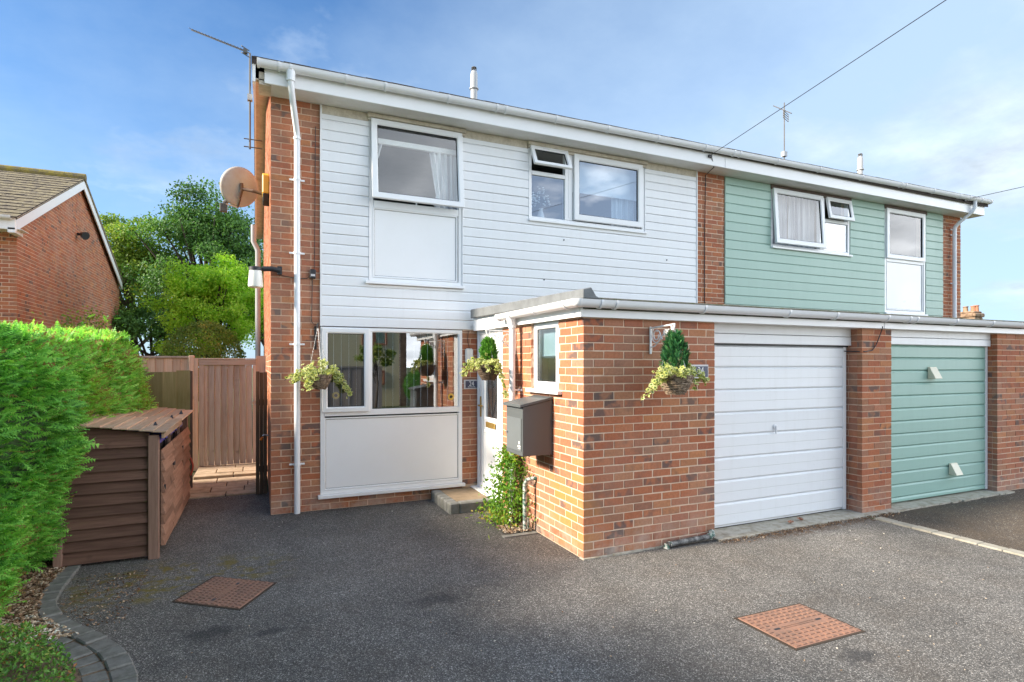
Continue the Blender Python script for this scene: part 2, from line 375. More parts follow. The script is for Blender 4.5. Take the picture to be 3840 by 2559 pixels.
MT['yellow'] = plain('yellow_plastic', (.72,.44,.06), 0.4)
MT['opal'] = plain('opal_shade', (.80,.78,.72), 0.35, dirt=0.05)
MT['navy'] = plain('navy_sign', (.06,.065,.11), 0.4, dirt=0.05)
MT['white'] = plain('white_paint', (.80,.79,.77), 0.5, dirt=0.05)
MT['perspex'] = plain('clear_perspex', (.62,.60,.60), 0.2, dirt=0.05)
MT['pipe_grey'] = plain('grey_soil_pipe', (.40,.41,.42), 0.45)
MT['flaking'] = plain('flaking_pipe_paint', (.60,.60,.56), 0.7, dirt=1.0, sc=26, dc=(.03,.10,.075))
MT['blackpipe'] = plain('black_pipe_paint', (.028,.028,.03), 0.55, dirt=0.5, sc=20, dc=(.3,.3,.29))
MT['wicker'] = plain('weathered_wicker', (.30,.225,.155), 0.85, dirt=0.9, sc=30, dc=(.11,.075,.05))
MT['wicker_dark'] = plain('dark_wicker', (.10,.065,.04), 0.85, dirt=0.6, sc=30)
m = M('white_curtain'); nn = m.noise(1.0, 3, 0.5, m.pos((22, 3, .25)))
MT['curtain'] = m.set(m.mix(m.mask(nn, 0.35, 0.66), (.30,.32,.36), (.88,.88,.88)), 0.9)  # shade between folds painted into the colour as upright streaks
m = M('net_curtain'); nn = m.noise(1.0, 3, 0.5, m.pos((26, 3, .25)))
MT['net_curtain'] = m.set(m.mix(m.mask(nn, 0.38, 0.62), (.16,.18,.23), (.60,.61,.63)), 0.9)  # fold shade painted in here too, darker streaks
MT['blind'] = plain('white_blind', (.80,.81,.84), 0.85, dirt=0.02)
MT['room'] = plain('room_paint', (.20,.20,.18), 0.9)
MT['orange'] = plain('orange_plastic', (.75,.22,.03), 0.5)
MT['red'] = plain('red_hose', (.45,.06,.03), 0.5)
MT['blue'] = plain('blue_plastic', (.02,.05,.34), 0.4)
MT['soil'] = plain('dark_soil', (.05,.034,.022), 0.95, dirt=0.4, sc=20)
MT['bark'] = plain('tree_bark', (.07,.055,.04), 0.95, dirt=0.5, sc=12)
MT['terracotta'] = plain('terracotta_pot', (.42,.19,.11), 0.85, dirt=0.4, sc=8)
MT['stonechim'] = plain('old_chimney_brick', (.34,.23,.15), 0.95, dirt=0.8, sc=5, dc=(.14,.09,.055))
MT['cream_wall'] = plain('cream_render', (.78,.70,.44), 0.9, dirt=0.1)
MT['lichen_tile'] = None
MT['glass'] = glass_mat('window_glass', (.96,.98,.98), 2.0, base=0.03)
MT['glass_blue'] = glass_mat('sky_mirroring_glass', (.86,.92,.95), 3.0, base=0.14)
MT['glass_clear'] = glass_mat('clear_window_glass', (.97,.98,.98), 1.3, base=0.0)
MT['glass_frost'] = glass_mat('patterned_glass', (.72,.80,.82), 1.8, rough=0.22, base=0.14)
MT['wood_fence'] = wood_mat('pale_fence_wood', (0.432,0.294,0.210), (0.600,0.438,0.336), 2, grey=(0.432,0.372,0.330))
MT['wood_gate'] = wood_mat('brown_gate_wood', (.30,.245,.21), (.50,.43,.38), 2, grey=(.40,.365,.34))
MT['wood_gate_x'] = wood_mat('brown_gate_rail_wood', (.34,.28,.24), (.53,.455,.40), 0, grey=(.42,.385,.36))
MT['wood_dark'] = wood_mat('dark_wet_wood', (0.065,0.049,0.034), (0.143,0.104,0.072), 2)
def green_low(m, col):
    g = m.n('ShaderNodeSeparateXYZ'); m.link(m.n('ShaderNodeNewGeometry').outputs['Position'], g.inputs[0])
    f = m.math('MULTIPLY', m.mask(g.outputs[2], 1.6, 1.0), m.mask(m.noise(2.5, 4, 0.6), 0.3, 0.6))
    return m.mix(m.math('MULTIPLY', f, 0.7), col, (.12,.125,.02))
MT['wood_olive'] = wood_mat('algae_stained_wood', (0.221,0.202,0.091), (0.325,0.293,0.156), 2, extra=green_low)
MT['wood_bin_x'] = wood_mat('dark_brown_clapboard', (.088,.045,.032), (.170,.094,.066), 0)
MT['wood_bin_z'] = wood_mat('dark_brown_post', (0.162,0.093,0.068), (0.281,0.178,0.133), 2)
MT['wood_bin_y'] = wood_mat('warm_brown_plank', (.21,.108,.068), (.34,.195,.132), 1)
MT['wood_lid_y'] = wood_mat('faded_lid_board', (0.345,0.224,0.144), (0.506,0.356,0.247), 1, grey=(0.345,0.270,0.196))
MT['asphalt'] = asphalt_mat('asphalt', (.058,.054,.049), (.101,.095,.087), (.25,.236,.215), 0.28)
MT['asphalt_b'] = asphalt_mat('brown_asphalt', (.036,.029,.023), (.068,.053,.040), (.14,.11,.08), 0.75, 1)
GREEN = [(0, (.030,.085,.014)), (.35, (.062,.165,.024)), (.7, (.105,.255,.036)), (1, (.175,.345,.050))]
MT['hedge'] = leaf_mat('conifer_hedge_green', [(0, (.055,.180,.036)), (.3, (.140,.400,.068)), (.62, (.245,.590,.100)), (.9, (.43,.74,.170)), (.96, (.30,.34,.10)), (1, (.30,.19,.08))], 0.42)
MT['leaf_dark'] = leaf_mat('dark_tree_leaf', [(0, (0.039,0.094,0.023)), (.5, (0.078,0.186,0.039)), (1, (0.147,0.293,0.055))], 0.3)
MT['leaf_mid'] = leaf_mat('mid_tree_leaf', [(0, (0.088,0.157,0.027)), (.5, (0.186,0.293,0.043)), (1, (0.371,0.440,0.069))], 0.35)
MT['leaf_yellow'] = leaf_mat('golden_tree_leaf', [(0, (.23,.43,.028)), (.5, (.42,.67,.06)), (1, (.60,.78,.13))], 0.42)
MT['leaf_shrub'] = leaf_mat('clipped_shrub_leaf', [(0, (0.108,0.173,0.034)), (.6, (0.227,0.313,0.054)), (1, (0.475,0.410,0.108))], 0.3)
MT['leaf_cover'] = leaf_mat('ground_cover_leaf', [(0, (0.057,0.135,0.039)), (.5, (0.131,0.294,0.057)), (.82, (0.239,0.435,0.077)), (.9, (0.348,0.162,0.065)), (1, (0.478,0.217,0.087))], 0.3)
MT['leaf_climb'] = leaf_mat('climber_leaf', [(0, (0.053,0.143,0.021)), (.5, (0.120,0.277,0.033)), (.9, (0.300,0.480,0.053)), (1, (0.480,0.390,0.090))], 0.35)
MT['leaf_ivy'] = leaf_mat('variegated_ivy_leaf', [(0, (0.086,0.144,0.040)), (.45, (0.161,0.241,0.057)), (.55, (0.552,0.575,0.161)), (1, (0.600,0.600,0.299))], 0.3)
MT['leaf_cone'] = leaf_mat('dwarf_conifer_leaf', [(0, (0.015,0.075,0.030)), (.6, (0.033,0.143,0.053)), (1, (0.090,0.255,0.075))], 0.2)
MT['leaf_bright'] = leaf_mat('bright_conifer_leaf', [(0, (0.042,0.140,0.021)), (.6, (0.112,0.308,0.042)), (1, (0.210,0.462,0.070))], 0.25)
MT['chips'] = leaf_mat('bark_and_chippings', [(0, (0.067,0.039,0.022)), (.3, (0.190,0.106,0.056)), (.55, (0.336,0.230,0.146)), (.8, (0.538,0.414,0.291)), (1, (0.700,0.683,0.594))], 0.0, 0.9)
m = M('lichen_roof_tile'); nn = m.noise(7, 6, 0.7); n2 = m.noise(26, 4, 0.7)
col = m.mix(m.mask(nn, 0.42, 0.62), (.10,.080,.055), (.22,.18,.095)); col = m.mix(m.math('MULTIPLY', m.mask(n2, 0.54, 0.66), 0.75), col, (.42,.37,.23)); col = m.mix(m.math('MULTIPLY', m.mask(m.noise(11, 3, 0.6, m.pos(loc=(5,2,1))), 0.56, 0.62), 0.85), col, (.05,.04,.035))
MT['lichen_tile'] = m.set(col, 0.95, bump=n2, bs=0.4)
m = M('mossy_ridge_tile'); nn = m.noise(6, 6, 0.7)
MT['ridge'] = m.set(m.mix(m.mask(nn, 0.4, 0.6), (.14,.115,.07), (.26,.205,.04)), 0.95, bump=nn, bs=0.4)
m = M('garden_ground'); nn = m.noise(0.8, 6, 0.7)
MT['ground'] = m.set(m.mix(nn, (.05,.085,.022), (.10,.12,.04)), 0.95)
m = M('bed_soil'); nn = m.noise(30, 5, 0.7)
MT['bed'] = m.set(m.mix(m.mask(nn, 0.35, 0.65), (.07,.045,.028), (.24,.165,.105)), 0.95, bump=nn, bs=0.8, bd=0.02)

# ------------------------------------------------------------------ ground
D = 2.789                                    # front face of the house; the garage front stands at Y = 0
o = MB().add([(-300,-300,-.012),(300,-300,-.012),(300,300,-.012),(-300,300,-.012)], [(0,1,2,3)]).build('ground', MT['ground']); tag(o, kind='structure')
def grid_sheet(name, x0, y0, x1, y1, z, mat, nx=2, ny=2):
    b = MB(); vs = []; fs = []
    for j in range(ny+1):
        for i in range(nx+1): vs.append((x0+(x1-x0)*i/nx, y0+(y1-y0)*j/ny, z))
    for j in range(ny):
        for i in range(nx): k = j*(nx+1)+i; fs.append((k, k+1, k+nx+2, k+nx+1))
    return b.add(vs, fs).build(name, mat)
drive = tag(grid_sheet('driveway', -4.9, -9.0, 3.70, 4.10, 0.0, MT['asphalt'], 6, 8), kind='structure')
drive2 = tag(grid_sheet('neighbour_driveway', 3.86, -9.0, 14.0, 0.3, -0.002, MT['asphalt_b'], 4, 4), kind='structure')
road = tag(grid_sheet('road', -60, -13.0, 60, -9.0, -0.006, MT['asphalt'], 8, 2), kind='structure')

# ------------------------------------------------------------------ bricks
_bm_cache = {}
def brick_mesh(dx, dy, dz):
    k = (round(dx, 3), round(dy, 3), round(dz, 3), random.randrange(5))
    if k not in _bm_cache:
        bm = bmesh.new(); bmesh.ops.create_cube(bm, size=1.0); bmesh.ops.scale(bm, vec=(dx, dy, dz), verts=bm.verts)
        bmesh.ops.bevel(bm, geom=bm.edges[:], offset=0.0035, segments=1, affect='EDGES')
        [setattr(v, 'co', v.co + Vector((random.uniform(-.0016,.0016), random.uniform(-.0012,.0012), random.uniform(-.0016,.0016)))) for v in bm.verts]
        me = bpy.data.meshes.new('brick'); bm.to_mesh(me); bm.free(); me.materials.append(MT['brick_one']); _bm_cache[k] = me
    return _bm_cache[k]
def course_cells(L, p, k, first_full):
    """stretcher bond along a length L: list of (start, end); half bricks start every other course"""
    out = []; a = 0.0; full = (k % 2 == 0) == first_full
    if not full: out.append((0.0, p/2)); a = p/2
    while a < L - 1e-4:
        e = min(a + p, L)
        if L - e < 0.03: e = L
        out.append((a, e)); a = e
    return out
J = 0.0095
def wall_bricks(axis, fixed, a0, a1, z0, z1, p, first_full=True, out=-1, holes=(), depth=0.06, top=None, cz=0.075, zbase=0.0):
    """yield brick boxes (x0,y0,z0,x1,y1,z1) whose face lies at `fixed`; axis 0: wall runs in X, axis 1: in Y"""
    res = []; k0 = int(math.floor((z0 - zbase)/cz + 1e-6)); k = k0
    while zbase + k*cz < z1 - 0.015:
        b0 = max(z0, zbase + k*cz); b1 = min(z1, zbase + (k+1)*cz)
        lo, hi = b0 + J*0.5, b1 - J*0.5
        if hi - lo > 0.012:
            for (s, e) in course_cells(a1 - a0, p, k, first_full):
                s2 = a0 + s + (J/2 if s > 0 else 0); e2 = a0 + e - (J/2 if e < (a1-a0) - 1e-4 else 0)
                if top and lo > top((s2+e2)/2) - 0.03: continue
                segs = [(s2, e2)]
                for (h0, h1, g0, g1) in holes:
                    if hi > g0 + 0.02 and lo < g1 - 0.02:
                        n = []
                        for (q0, q1) in segs:
                            if q1 <= h0 or q0 >= h1: n.append((q0, q1)); continue
                            if q0 < h0 - 0.02: n.append((q0, h0))
                            if q1 > h1 + 0.02: n.append((h1, q1))
                        segs = n
                for (q0, q1) in segs:
                    if q1 - q0 < 0.02: continue
                    f0, f1 = (fixed, fixed + depth) if out < 0 else (fixed - depth, fixed)
                    res.append((q0, f0, lo, q1, f1, hi) if axis == 0 else (f0, q0, lo, f1, q1, hi))
        k += 1
    return res
def put_bricks(boxes, root):
    for (x0, y0, z0, x1, y1, z1) in boxes:
        o = bpy.data.objects.new('brick', brick_mesh(x1-x0, y1-y0, z1-z0)); COL.objects.link(o)
        o.location = ((x0+x1)/2 + random.uniform(-.0012, .0012), (y0+y1)/2 + random.uniform(-.0015, .0015), (z0+z1)/2 + random.uniform(-.001, .001))
        o.rotation_euler = (random.uniform(-.004,.004), random.uniform(-.006,.006), random.uniform(-.004,.004)); attach(o, root)
def join_bricks(boxes, root):
    n = len(boxes); B = np.array(boxes); B = B + np.stack([RNG.uniform(-.0012,.0012,n)]*6, 1)*np.array([1,1,0,1,1,0])
    idx = np.array([(0,1,2),(3,1,2),(3,4,2),(0,4,2),(0,1,5),(3,1,5),(3,4,5),(0,4,5)])
    V = B[:, idx.reshape(-1)].reshape(n*8, 3); V = V + RNG.uniform(-.0014, .0014, V.shape)
    q = np.array([(0,3,2,1),(4,5,6,7),(0,1,5,4),(1,2,6,5),(2,3,7,6),(3,0,4,7)])
    F = (q[None] + (np.arange(n)*8)[:, None, None]).reshape(-1, 4)
    o = npmesh('brickwork', V, F, MT['brick_many'], root); tag(o, kind='stuff'); return o
def holed_wall(mb, x0, x1, z0, z1, y0, y1, holes, side=False):
    xs = sorted({x0, x1, *[h[0] for h in holes], *[h[1] for h in holes]}); zs = sorted({z0, z1, *[h[2] for h in holes], *[h[3] for h in holes]})
    for i in range(len(xs)-1):
        for j in range(len(zs)-1):
            cx, cz = (xs[i]+xs[i+1])/2, (zs[j]+zs[j+1])/2
            if any(h[0] < cx < h[1] and h[2] < cz < h[3] for h in holes): continue
            if side: mb.box(y0, xs[i], zs[j], y1, xs[i+1], zs[j+1])
            else: mb.box(xs[i], y0, zs[j], xs[i+1], y1, zs[j+1])

# ------------------------------------------------------------------ the white house (left) and the green house (right)
XL, XM, XR = -2.529, 4.105, 11.01
EAVE = 4.87
H1 = thing('semi_detached_house', 'red brick house with white boarded upper floor, white garage door and brick porch', 'house', (0.8, D, 0), 'pair of joined houses')
H2 = thing('semi_detached_house', 'red brick house with sage green boarded upper floor and sage green garage door', 'house', (7.5, D, 0), 'pair of joined houses')

WA, WB, WE = (-1.40, -.19, 2.79, 4.86), (.80, 2.77, 3.79, 4.86), (-1.98, -.185, .185, 2.205)
WC, WD = (5.45, 7.47, 3.80, 4.865), (8.49, 9.77, 2.77, 4.87)
RIDGE_Y, BACK_Y, PITCH = 6.9, 11.0, 0.35
def roof_z(y): return 5.03 + (min(y, 2*RIDGE_Y - y) - 2.36) * PITCH
# inner walls (mortar coloured), one mesh per house
w = MB(); holed_wall(w, XL+.0035, XM, 0, 4.95, D+.0035, D+.16, [WA, WB, WE])
w.box(XL+.0035, D+.16, 0, XL+.15, BACK_Y, 4.95); w.box(XL+.15, BACK_Y-.15, 0, XM, BACK_Y, 4.95); w.box(XM-.1, D+.16, 0, XM, BACK_Y-.15, 4.95)
w.add([(XL+.0035,D+.01,4.95),(XL+.0035,BACK_Y,4.95),(XL+.0035,RIDGE_Y,roof_z(RIDGE_Y)-.12),(XL+.15,D+.01,4.95),(XL+.15,BACK_Y,4.95),(XL+.15,RIDGE_Y,roof_z(RIDGE_Y)-.12)], [(0,1,2),(5,4,3),(0,2,5,3),(1,4,5,2),(0,3,4,1)])
# porch and garage
w.box(.0035, .0035, 0, 1.531, .2, 2.2)                                  # front pier
holed_wall(w, .2, 1.85, 0, 2.2, .0035, .2, [(.46, 1.07, 1.50, 2.2)], True)   # side wall
w.box(3.7785, .0035, 0, 4.3015, .35, 2.2); w.box(-.18, D-.0045, 0, .06, D+.0035, 2.2)
w.build('wall', MT['mortar'], H1)
w = MB(); holed_wall(w, XM, XR-.0035, 0, 4.95, D+.0035, D+.16, [WC, WD])
w.box(XR-.15, D+.16, 0, XR-.0035, BACK_Y, 4.95); w.box(XM, BACK_Y-.15, 0, XR-.15, BACK_Y, 4.95); w.box(XM, D+.16, 0, XM+.1, BACK_Y-.15, 4.95)
w.add([(XR-.0035,D+.01,4.95),(XR-.0035,BACK_Y,4.95),(XR-.0035,RIDGE_Y,roof_z(RIDGE_Y)-.12),(XR-.15,D+.01,4.95),(XR-.15,BACK_Y,4.95),(XR-.15,RIDGE_Y,roof_z(RIDGE_Y)-.12)], [(0,1,2),(5,4,3),(0,2,5,3),(1,4,5,2),(0,3,4,1)])
w.box(6.5635, .0035, 0, 9.0, .3, 2.2); w.box(8.8, .3, 0, 9.0, D, 2.2)
w.build('wall', MT['mortar'], H2)
# bricks: the nearest 300 of the white house singly, the rest joined
P1 = wall_bricks(0, 0.0, 0.0, 1.535, 0, 2.19, .2193, True, depth=.1025)
SW = wall_bricks(1, 0.0, 0.0, 1.85, 0, 2.19, .2193, False, holes=[(.46, 1.07, 1.50, 2.3)], depth=.1025)
SW = [b for b in SW if b[1] > 0.001]                     # the corner brick is the pier's own end
fix = []
for b in P1:                                             # corner bricks: turn the half brick into a header that runs back
    if b[0] < 0.001 and b[3] - b[0] < .15: fix.append((b[0], 0.0, b[2], b[3], .2093, b[5]))
    else: fix.append(b)
P1 = fix
SW = [b for b in SW if not (b[1] < 0.115 and int(b[2]/.075 + .2) % 2 == 1)] if False else SW
def overl(b): return any(b[1] < q[4] - .005 and b[4] > q[1] + .005 and abs(b[2]-q[2]) < .02 for q in P1 if q[0] < .001)
SW2 = []
for b in SW:
    hit = [q for q in P1 if q[0] < .001 and abs(b[2]-q[2]) < .02 and b[1] < q[4] - .002]
    if hit:
        y0 = hit[0][4] + J
        if b[4] - y0 < .03: continue
        b = (b[0], y0, b[2], b[3], b[4], b[5])
    SW2.append(b)
SW = SW2
near = P1 + sorted(SW, key=lambda b: b[1] + b[2]*.3)
singles, rest = near[:298], near[298:]
put_bricks(singles, H1)
rest += wall_bricks(0, D, XL, -1.982, 0, EAVE+.06, .2215, True)
rest += wall_bricks(0, D, -1.982, 0.06, 0, .15, .225, False)
rest += wall_bricks(0, D-.008, -.183, .06, .15, 2.2, .2215, True, depth=.03)
rest += wall_bricks(1, XL, D+.11, BACK_Y, 0, 6.4, .225, True, top=lambda y: roof_z(y)-.12)
rest += wall_bricks(0, 0.0, 3.775, 4.305, 0, 2.17, .212, True)
rest += wall_bricks(1, 4.305, .062, .2, 0, 2.17, .2, True, out=1) + wall_bricks(1, 3.775, .062, .3, 0, 2.17, .2193, False) 
rest += wall_bricks(1, 1.535, .104, .2, 0, 2.17, .22, False, out=1)
rest += wall_bricks(1, 0.055, .46+.61, .46+.61+.004, 0, .001, .2)
join_bricks(rest, H1)
b2 = wall_bricks(0, D, 3.81, 4.40, 2.30, EAVE+.06, .2185, True, depth=.03) + wall_bricks(0, D, 10.36, XR, 2.30, EAVE+.06, .2215, True)
b3 = wall_bricks(0, 0.0, 6.56, 9.0, 0, 2.17, .2215, True)
put = b2 + [b for b in b3 if b[0] < 7.4]; put_bricks(put[:298], H2)
more = put[298:] + [b for b in b3 if b[0] >= 7.4] + wall_bricks(1, 6.56, .062, .2, 0, 2.17, .2193, False) + wall_bricks(1, XR, D+.062, BACK_Y, 0, 6.4, .225, True, out=1, top=lambda y: roof_z(y)-.12)
join_bricks(more, H2)

# cladding boards, one object each
def boards(root, mat, x0, x1, z0, z1, pitch, holes):
    k = 0; cache = {}
    while z0 + k*pitch < z1 - .02:
        a, b = z0 + k*pitch, min(z0 + (k+1)*pitch, z1); segs = [(x0, x1)]
        for (h0, h1, g0, g1) in holes:
            if b > g0 + .03 and a < g1 - .03:
                n = []
                for (q0, q1) in segs:
                    if q1 <= h0 or q0 >= h1: n.append((q0, q1)); continue
                    if q0 < h0: n.append((q0, h0))
                    if q1 > h1: n.append((h1, q1))
                segs = n
        pieces = [(q0, q1, b) for (q0, q1) in segs] + [(h0, h1, g0) for (h0, h1, g0, g1) in holes if a < g0 - .012 and b > g0 + .03 and h0 < x1]
        for (q0, q1, b_) in pieces:
            if q1 - q0 < .03: continue
            key = (round(q1-q0, 3), round(b_-a, 3))
            if key not in cache:
                L, H = key; t = random.uniform(-.0005, .0005)
                # shiplap profile (out, up): flat face, cove at the top edge, small lip under
                prof = [(0, 0), (.020, 0), (.022, .004), (.022, H-.024), (.017, H-.016), (.013, H-.006), (.012, H-.003), (0, H-.003)] if H > .06 else [(0, 0), (.020, 0), (.022, .004), (.022, H-.002), (0, H-.002)]
                mb = MB(); n = len(prof)
                vs = [(0, -c, u) for c, u in prof] + [(L, -c, u) for c, u in prof]
                fs = [tuple(range(n)), tuple(range(2*n-1, n-1, -1))] + [(i, (i+1) % n, n+(i+1) % n, n+i) for i in range(n)]
                mb.add(vs, fs); bo = mb.build('cladding_board', mat); cache[key] = bo.data; first = bo
            else:
                first = bpy.data.objects.new('cladding_board', cache[key]); COL.objects.link(first)
            first.location = (q0, D + .001 + random.uniform(-.0012, .0012), a + .002); first.rotation_euler = (0, random.uniform(-.0006, .0006), 0)
            attach(first, root)
        k += 1
boards(H1, MT['clad_white'], -1.962, 3.785, 2.215, 4.765, .1245, [(WA[0]-.012, WA[1]+.012, 2.745, 5), (WB[0]-.012, WB[1]+.012, WB[2]-.012, 5)])
boards(H2, MT['clad_green'], 4.402, 10.355, 2.30, 4.87, .1525, [(WC[0]-.012, WC[1]+.012, WC[2]-.02, 5), (WD[0]-.012, WD[1]+.012, WD[2]-.02, 5)])
for (xa, za, xb, zb) in ((-1.985, 2.212, -1.964, EAVE), (3.787, 2.35, 3.808, EAVE)): MB().box(xa, D-.03, za, xb, D+.004, zb).build('cladding_trim', MT['clad_white'], H1, bevel=.002)
for x in (WA[0]-.011, WA[1]+.001, WB[0]-.011, WB[1]+.001): MB().box(x, D-.026, 2.80 if x < .5 else WB[2], x+.010, D+.003, 4.78).build('cladding_trim', MT['clad_white'], H1, bevel=.002)
for (xa, xb) in ((-1.964, WA[0]-.02), (WA[1]+.03, WB[0]-.03), (WB[1]+.03, 3.787)): MB().box(xa, D-.018, 4.768, xb, D+.004, EAVE).build('frieze_board', MT['beige'], H1, bevel=.003)
for q in (WA, WB):
    t = MB(); t.box(q[0]-.03, D-.062, 4.815, q[1]+.04, D+.002, 4.866); t.box(q[0]-.02, D-.045, 4.78, q[1]+.025, D+.002, 4.813); t.build('window_header', MT['beige'], H1, bevel=.006)
for q in (WC, WD):
    MB().box(q[0]-.02, D-.035, 4.79, q[1]+.03, D+.002, 4.866).build('window_header', MT['brown_timber'], H2, bevel=.004)

for (x, z) in ((1.35, 3.54), (1.03, 2.95), (3.19, 3.39)):
    q = MB(); q.lathe([(.011, 0), (.009, .008)], (0, 0, 0), 10); q.v = [(x + p[0], D - .0225 - p[2], z + p[1]) for p in q.v]; q.build('fixing_plug', MT['black'], H1)
# roofs, verge, soffit, fascia
def roof(root, xa, xb, name='roof'):
    b = MB(); th = .07
    for (ya, yb) in ((2.435, RIDGE_Y), (2*RIDGE_Y-2.435, RIDGE_Y)):
        za, zb = roof_z(ya), roof_z(yb)
        b.hexa([(xa,ya,za-.01),(xb,ya,za-.01),(xb,yb,zb-.01),(xa,yb,zb-.01),(xa,ya,za+th),(xb,ya,za+th),(xb,yb,zb+th),(xa,yb,zb+th)])
    return b.build(name, MT['tile_dark'], root)
RF1 = roof(H1, -2.73, XM-.002); RF2 = roof(H2, XM+.002, XR+.30)
for (root, xa, xb) in ((H1, -2.705, XM-.003), (H2, XM+.003, XR+.31)):
    n = 0; x = xa; b = MB()                                     # the tile edges that peep over the gutter
    while x < xb:
        zt_ = 5.128 + .0062*(x+2.7) + random.uniform(-.003,.003); b.hexa([(x,2.425,zt_-.02),(min(x+.292,xb),2.425,zt_-.02),(min(x+.292,xb),2.7,zt_+.07),(x,2.7,zt_+.07),(x,2.425,zt_),(min(x+.292,xb),2.425,zt_),(min(x+.292,xb),2.7,zt_+.10),(x,2.7,zt_+.10)]); x += .30
    tag(b.build('tile_edge', MT['tile_dark'], root), kind='stuff')
for (root, xa, xb) in ((H1, -2.60, XM-.002), (H2, XM+.002, XR+.24)):
    MB().box(xa, 2.47, EAVE, xb, 2.492, 5.06).build('fascia', MT['upvc'], root, bevel=.004)
    s = MB()
    for k in range(3): s.box(xa, 2.493+k*.099, EAVE+.003+.0005*k, xb, 2.493+k*.099+.096, EAVE+.012)
    s.build('soffit', MT['soffit'], root)
# left verge: bargeboards and verge soffit
b = MB()
for (ya, yb) in ((2.45, RIDGE_Y), (2*RIDGE_Y-2.45, RIDGE_Y)):
    za, zb = roof_z(ya)-.012, roof_z(yb)-.012
    b.hexa([(-2.722,ya,za-.19),(-2.690,ya,za-.19),(-2.690,yb,zb-.19),(-2.722,yb,zb-.19),(-2.722,ya,za),(-2.690,ya,za),(-2.690,yb,zb),(-2.722,yb,zb)])
b.build('bargeboard', MT['upvc'], H1)
b = MB()
for (ya, yb) in ((2.50, RIDGE_Y), (2*RIDGE_Y-2.50, RIDGE_Y)):
    za, zb = roof_z(ya)-.16, roof_z(yb)-.16
    b.hexa([(-2.689,ya,za-.012),(XL,ya,za-.012),(XL,yb,zb-.012),(-2.689,yb,zb-.012),(-2.689,ya,za),(XL,ya,za),(XL,yb,zb),(-2.689,yb,zb)])
b.box(-2.655, 2.50, 4.86, -2.53, D-.01, 5.0)
b.build('verge_soffit', MT['beige'], H1)

# gutters
def gutter(root, xa, xb, yc, z0, slope, r=.058, along=0, name='gutter'):
    n = 10; b = MB(); vs = []; fs = []
    prof = [(math.cos(math.pi + math.pi*k/n)*r, math.sin(math.pi + math.pi*k/n)*r*1.0) for k in range(n+1)]
    inner = [(p[0]*.93, p[1]*.93) for p in prof][::-1]
    loop = [(-r*1.06, .010)] + [prof[0]] + prof[1:-1] + [prof[-1]] + [(r*1.06, .010)] + [(r*.9, .010)] + inner + [(-r*.9, .010)]
    m = len(loop)
    for e in (xa, xb):
        zc = z0 + slope*(e - xa)
        for (p, q) in loop: vs.append((e, yc + p, zc + q) if along == 0 else (yc + p, e, zc + q))
    fs = [(k, (k+1) % m, m + (k+1) % m, m + k) for k in range(m)] + [tuple(range(m-1,-1,-1)), tuple(range(m, 2*m))]
    return b.add(vs, fs).build(name, MT['gutter'], root, smooth=True)
def bracket(parent, x, yc, zc, r=.066, w=.022, along=0, name='gutter_bracket', full=False):
    b = MB(); n = 10; vs = []; fs = []
    for e in (x - w/2, x + w/2):
        for k in range(n+1):
            a = math.pi*(.94 if not full else 1.0) + math.pi*1.08*k/n
            p, q = math.cos(a)*r, math.sin(a)*r
            vs.append((e, yc+p, zc+q) if along == 0 else (yc+p, e, zc+q))
        for k in range(n+1):
            a = math.pi*(.94 if not full else 1.0) + math.pi*1.08*k/n
            p, q = math.cos(a)*(r-.008), math.sin(a)*(r-.008)
            vs.append((e, yc+p, zc+q) if along == 0 else (yc+p, e, zc+q))
    m = 2*(n+1); N = n+1
    for k in range(n):
        fs += [(k, k+1, m+k+1, m+k), (N+k, m+N+k, m+N+k+1, N+k+1), (k, N+k, N+k+1, k+1), (m+k, m+k+1, m+N+k+1, m+N+k)]
    fs += [(0, m, m+N, N), (n, N+n, m+N+n, m+n)]
    b.add(vs, fs)
    return b.build(name, MT['gutter'], parent, smooth=False)
GS = .0068
G1 = gutter(H1, -2.675, XM-.001, 2.408, 5.065, GS); G2 = gutter(H2, XM+.001, 11.33, 2.408, 5.065+GS*(XM+2.675), GS)
def gz(x): return 5.065 + GS*(x+2.675)
for x in (-2.66, -2.45, -2.33, -1.73, -1.28, -.50, .15, .28, 1.02, 1.85, 2.72, 3.62): bracket(G1, x, 2.408, gz(x)-.002)
for x in (4.20, 4.33, 5.15, 6.15, 7.25, 8.35, 8.48, 9.35, 10.2, 10.55, 10.95, 11.28): bracket(G2, x, 2.408, gz(x)-.002)
# gutter outlet, swan neck and downpipe of the left pier
def clip(parent, x, y, z, r=.040, wall_y=None, wall_x=None):
    b = MB(); b.lathe([(r, -.012), (r, .012)], (x, y, z), 14)
    if wall_y is not None: b.box(x-.085, y+.02, z-.010, x+.085, y+.034, z+.010); b.box(x-.012, y, z-.008, x+.012, wall_y, z+.008)
    if wall_x is not None: b.box(x+.02, y-.01, z-.010, wall_x, y+.01, z+.010); b.box(wall_x-.012, y-.05, z-.012, wall_x, y+.05, z+.012)
    return b.build('pipe_clip', MT['gutter'], parent, smooth=False)
dp = MB(); px = -2.245
dp.tube([(px-.085, 2.408, 5.04), (px-.085, 2.408, 4.93)], [.052, .044], 16)
dp.tube([(px-.085, 2.408, 4.94), (px-.083, 2.41, 4.87), (px-.06, 2.50, 4.74), (px-.01, 2.68, 4.50), (px, 2.718, 4.44), (px, 2.72, 4.36)], .034, 16)
dp.tube([(px, 2.72, 4.38), (px, 2.72, .005)], .034, 16)
dpo = dp.build('downpipe', MT['gutter'], H1, smooth=True)
clip(dpo, px-.085, 2.408, 4.925, .046); clip(dpo, px, 2.72, 4.40, .042)
for z in (3.92, 3.06, 1.99, .58): clip(dpo, px, 2.72, z, .0395, wall_y=D)
dp = MB(); px = 10.66                                                    # right end downpipe, swan neck back to the wall
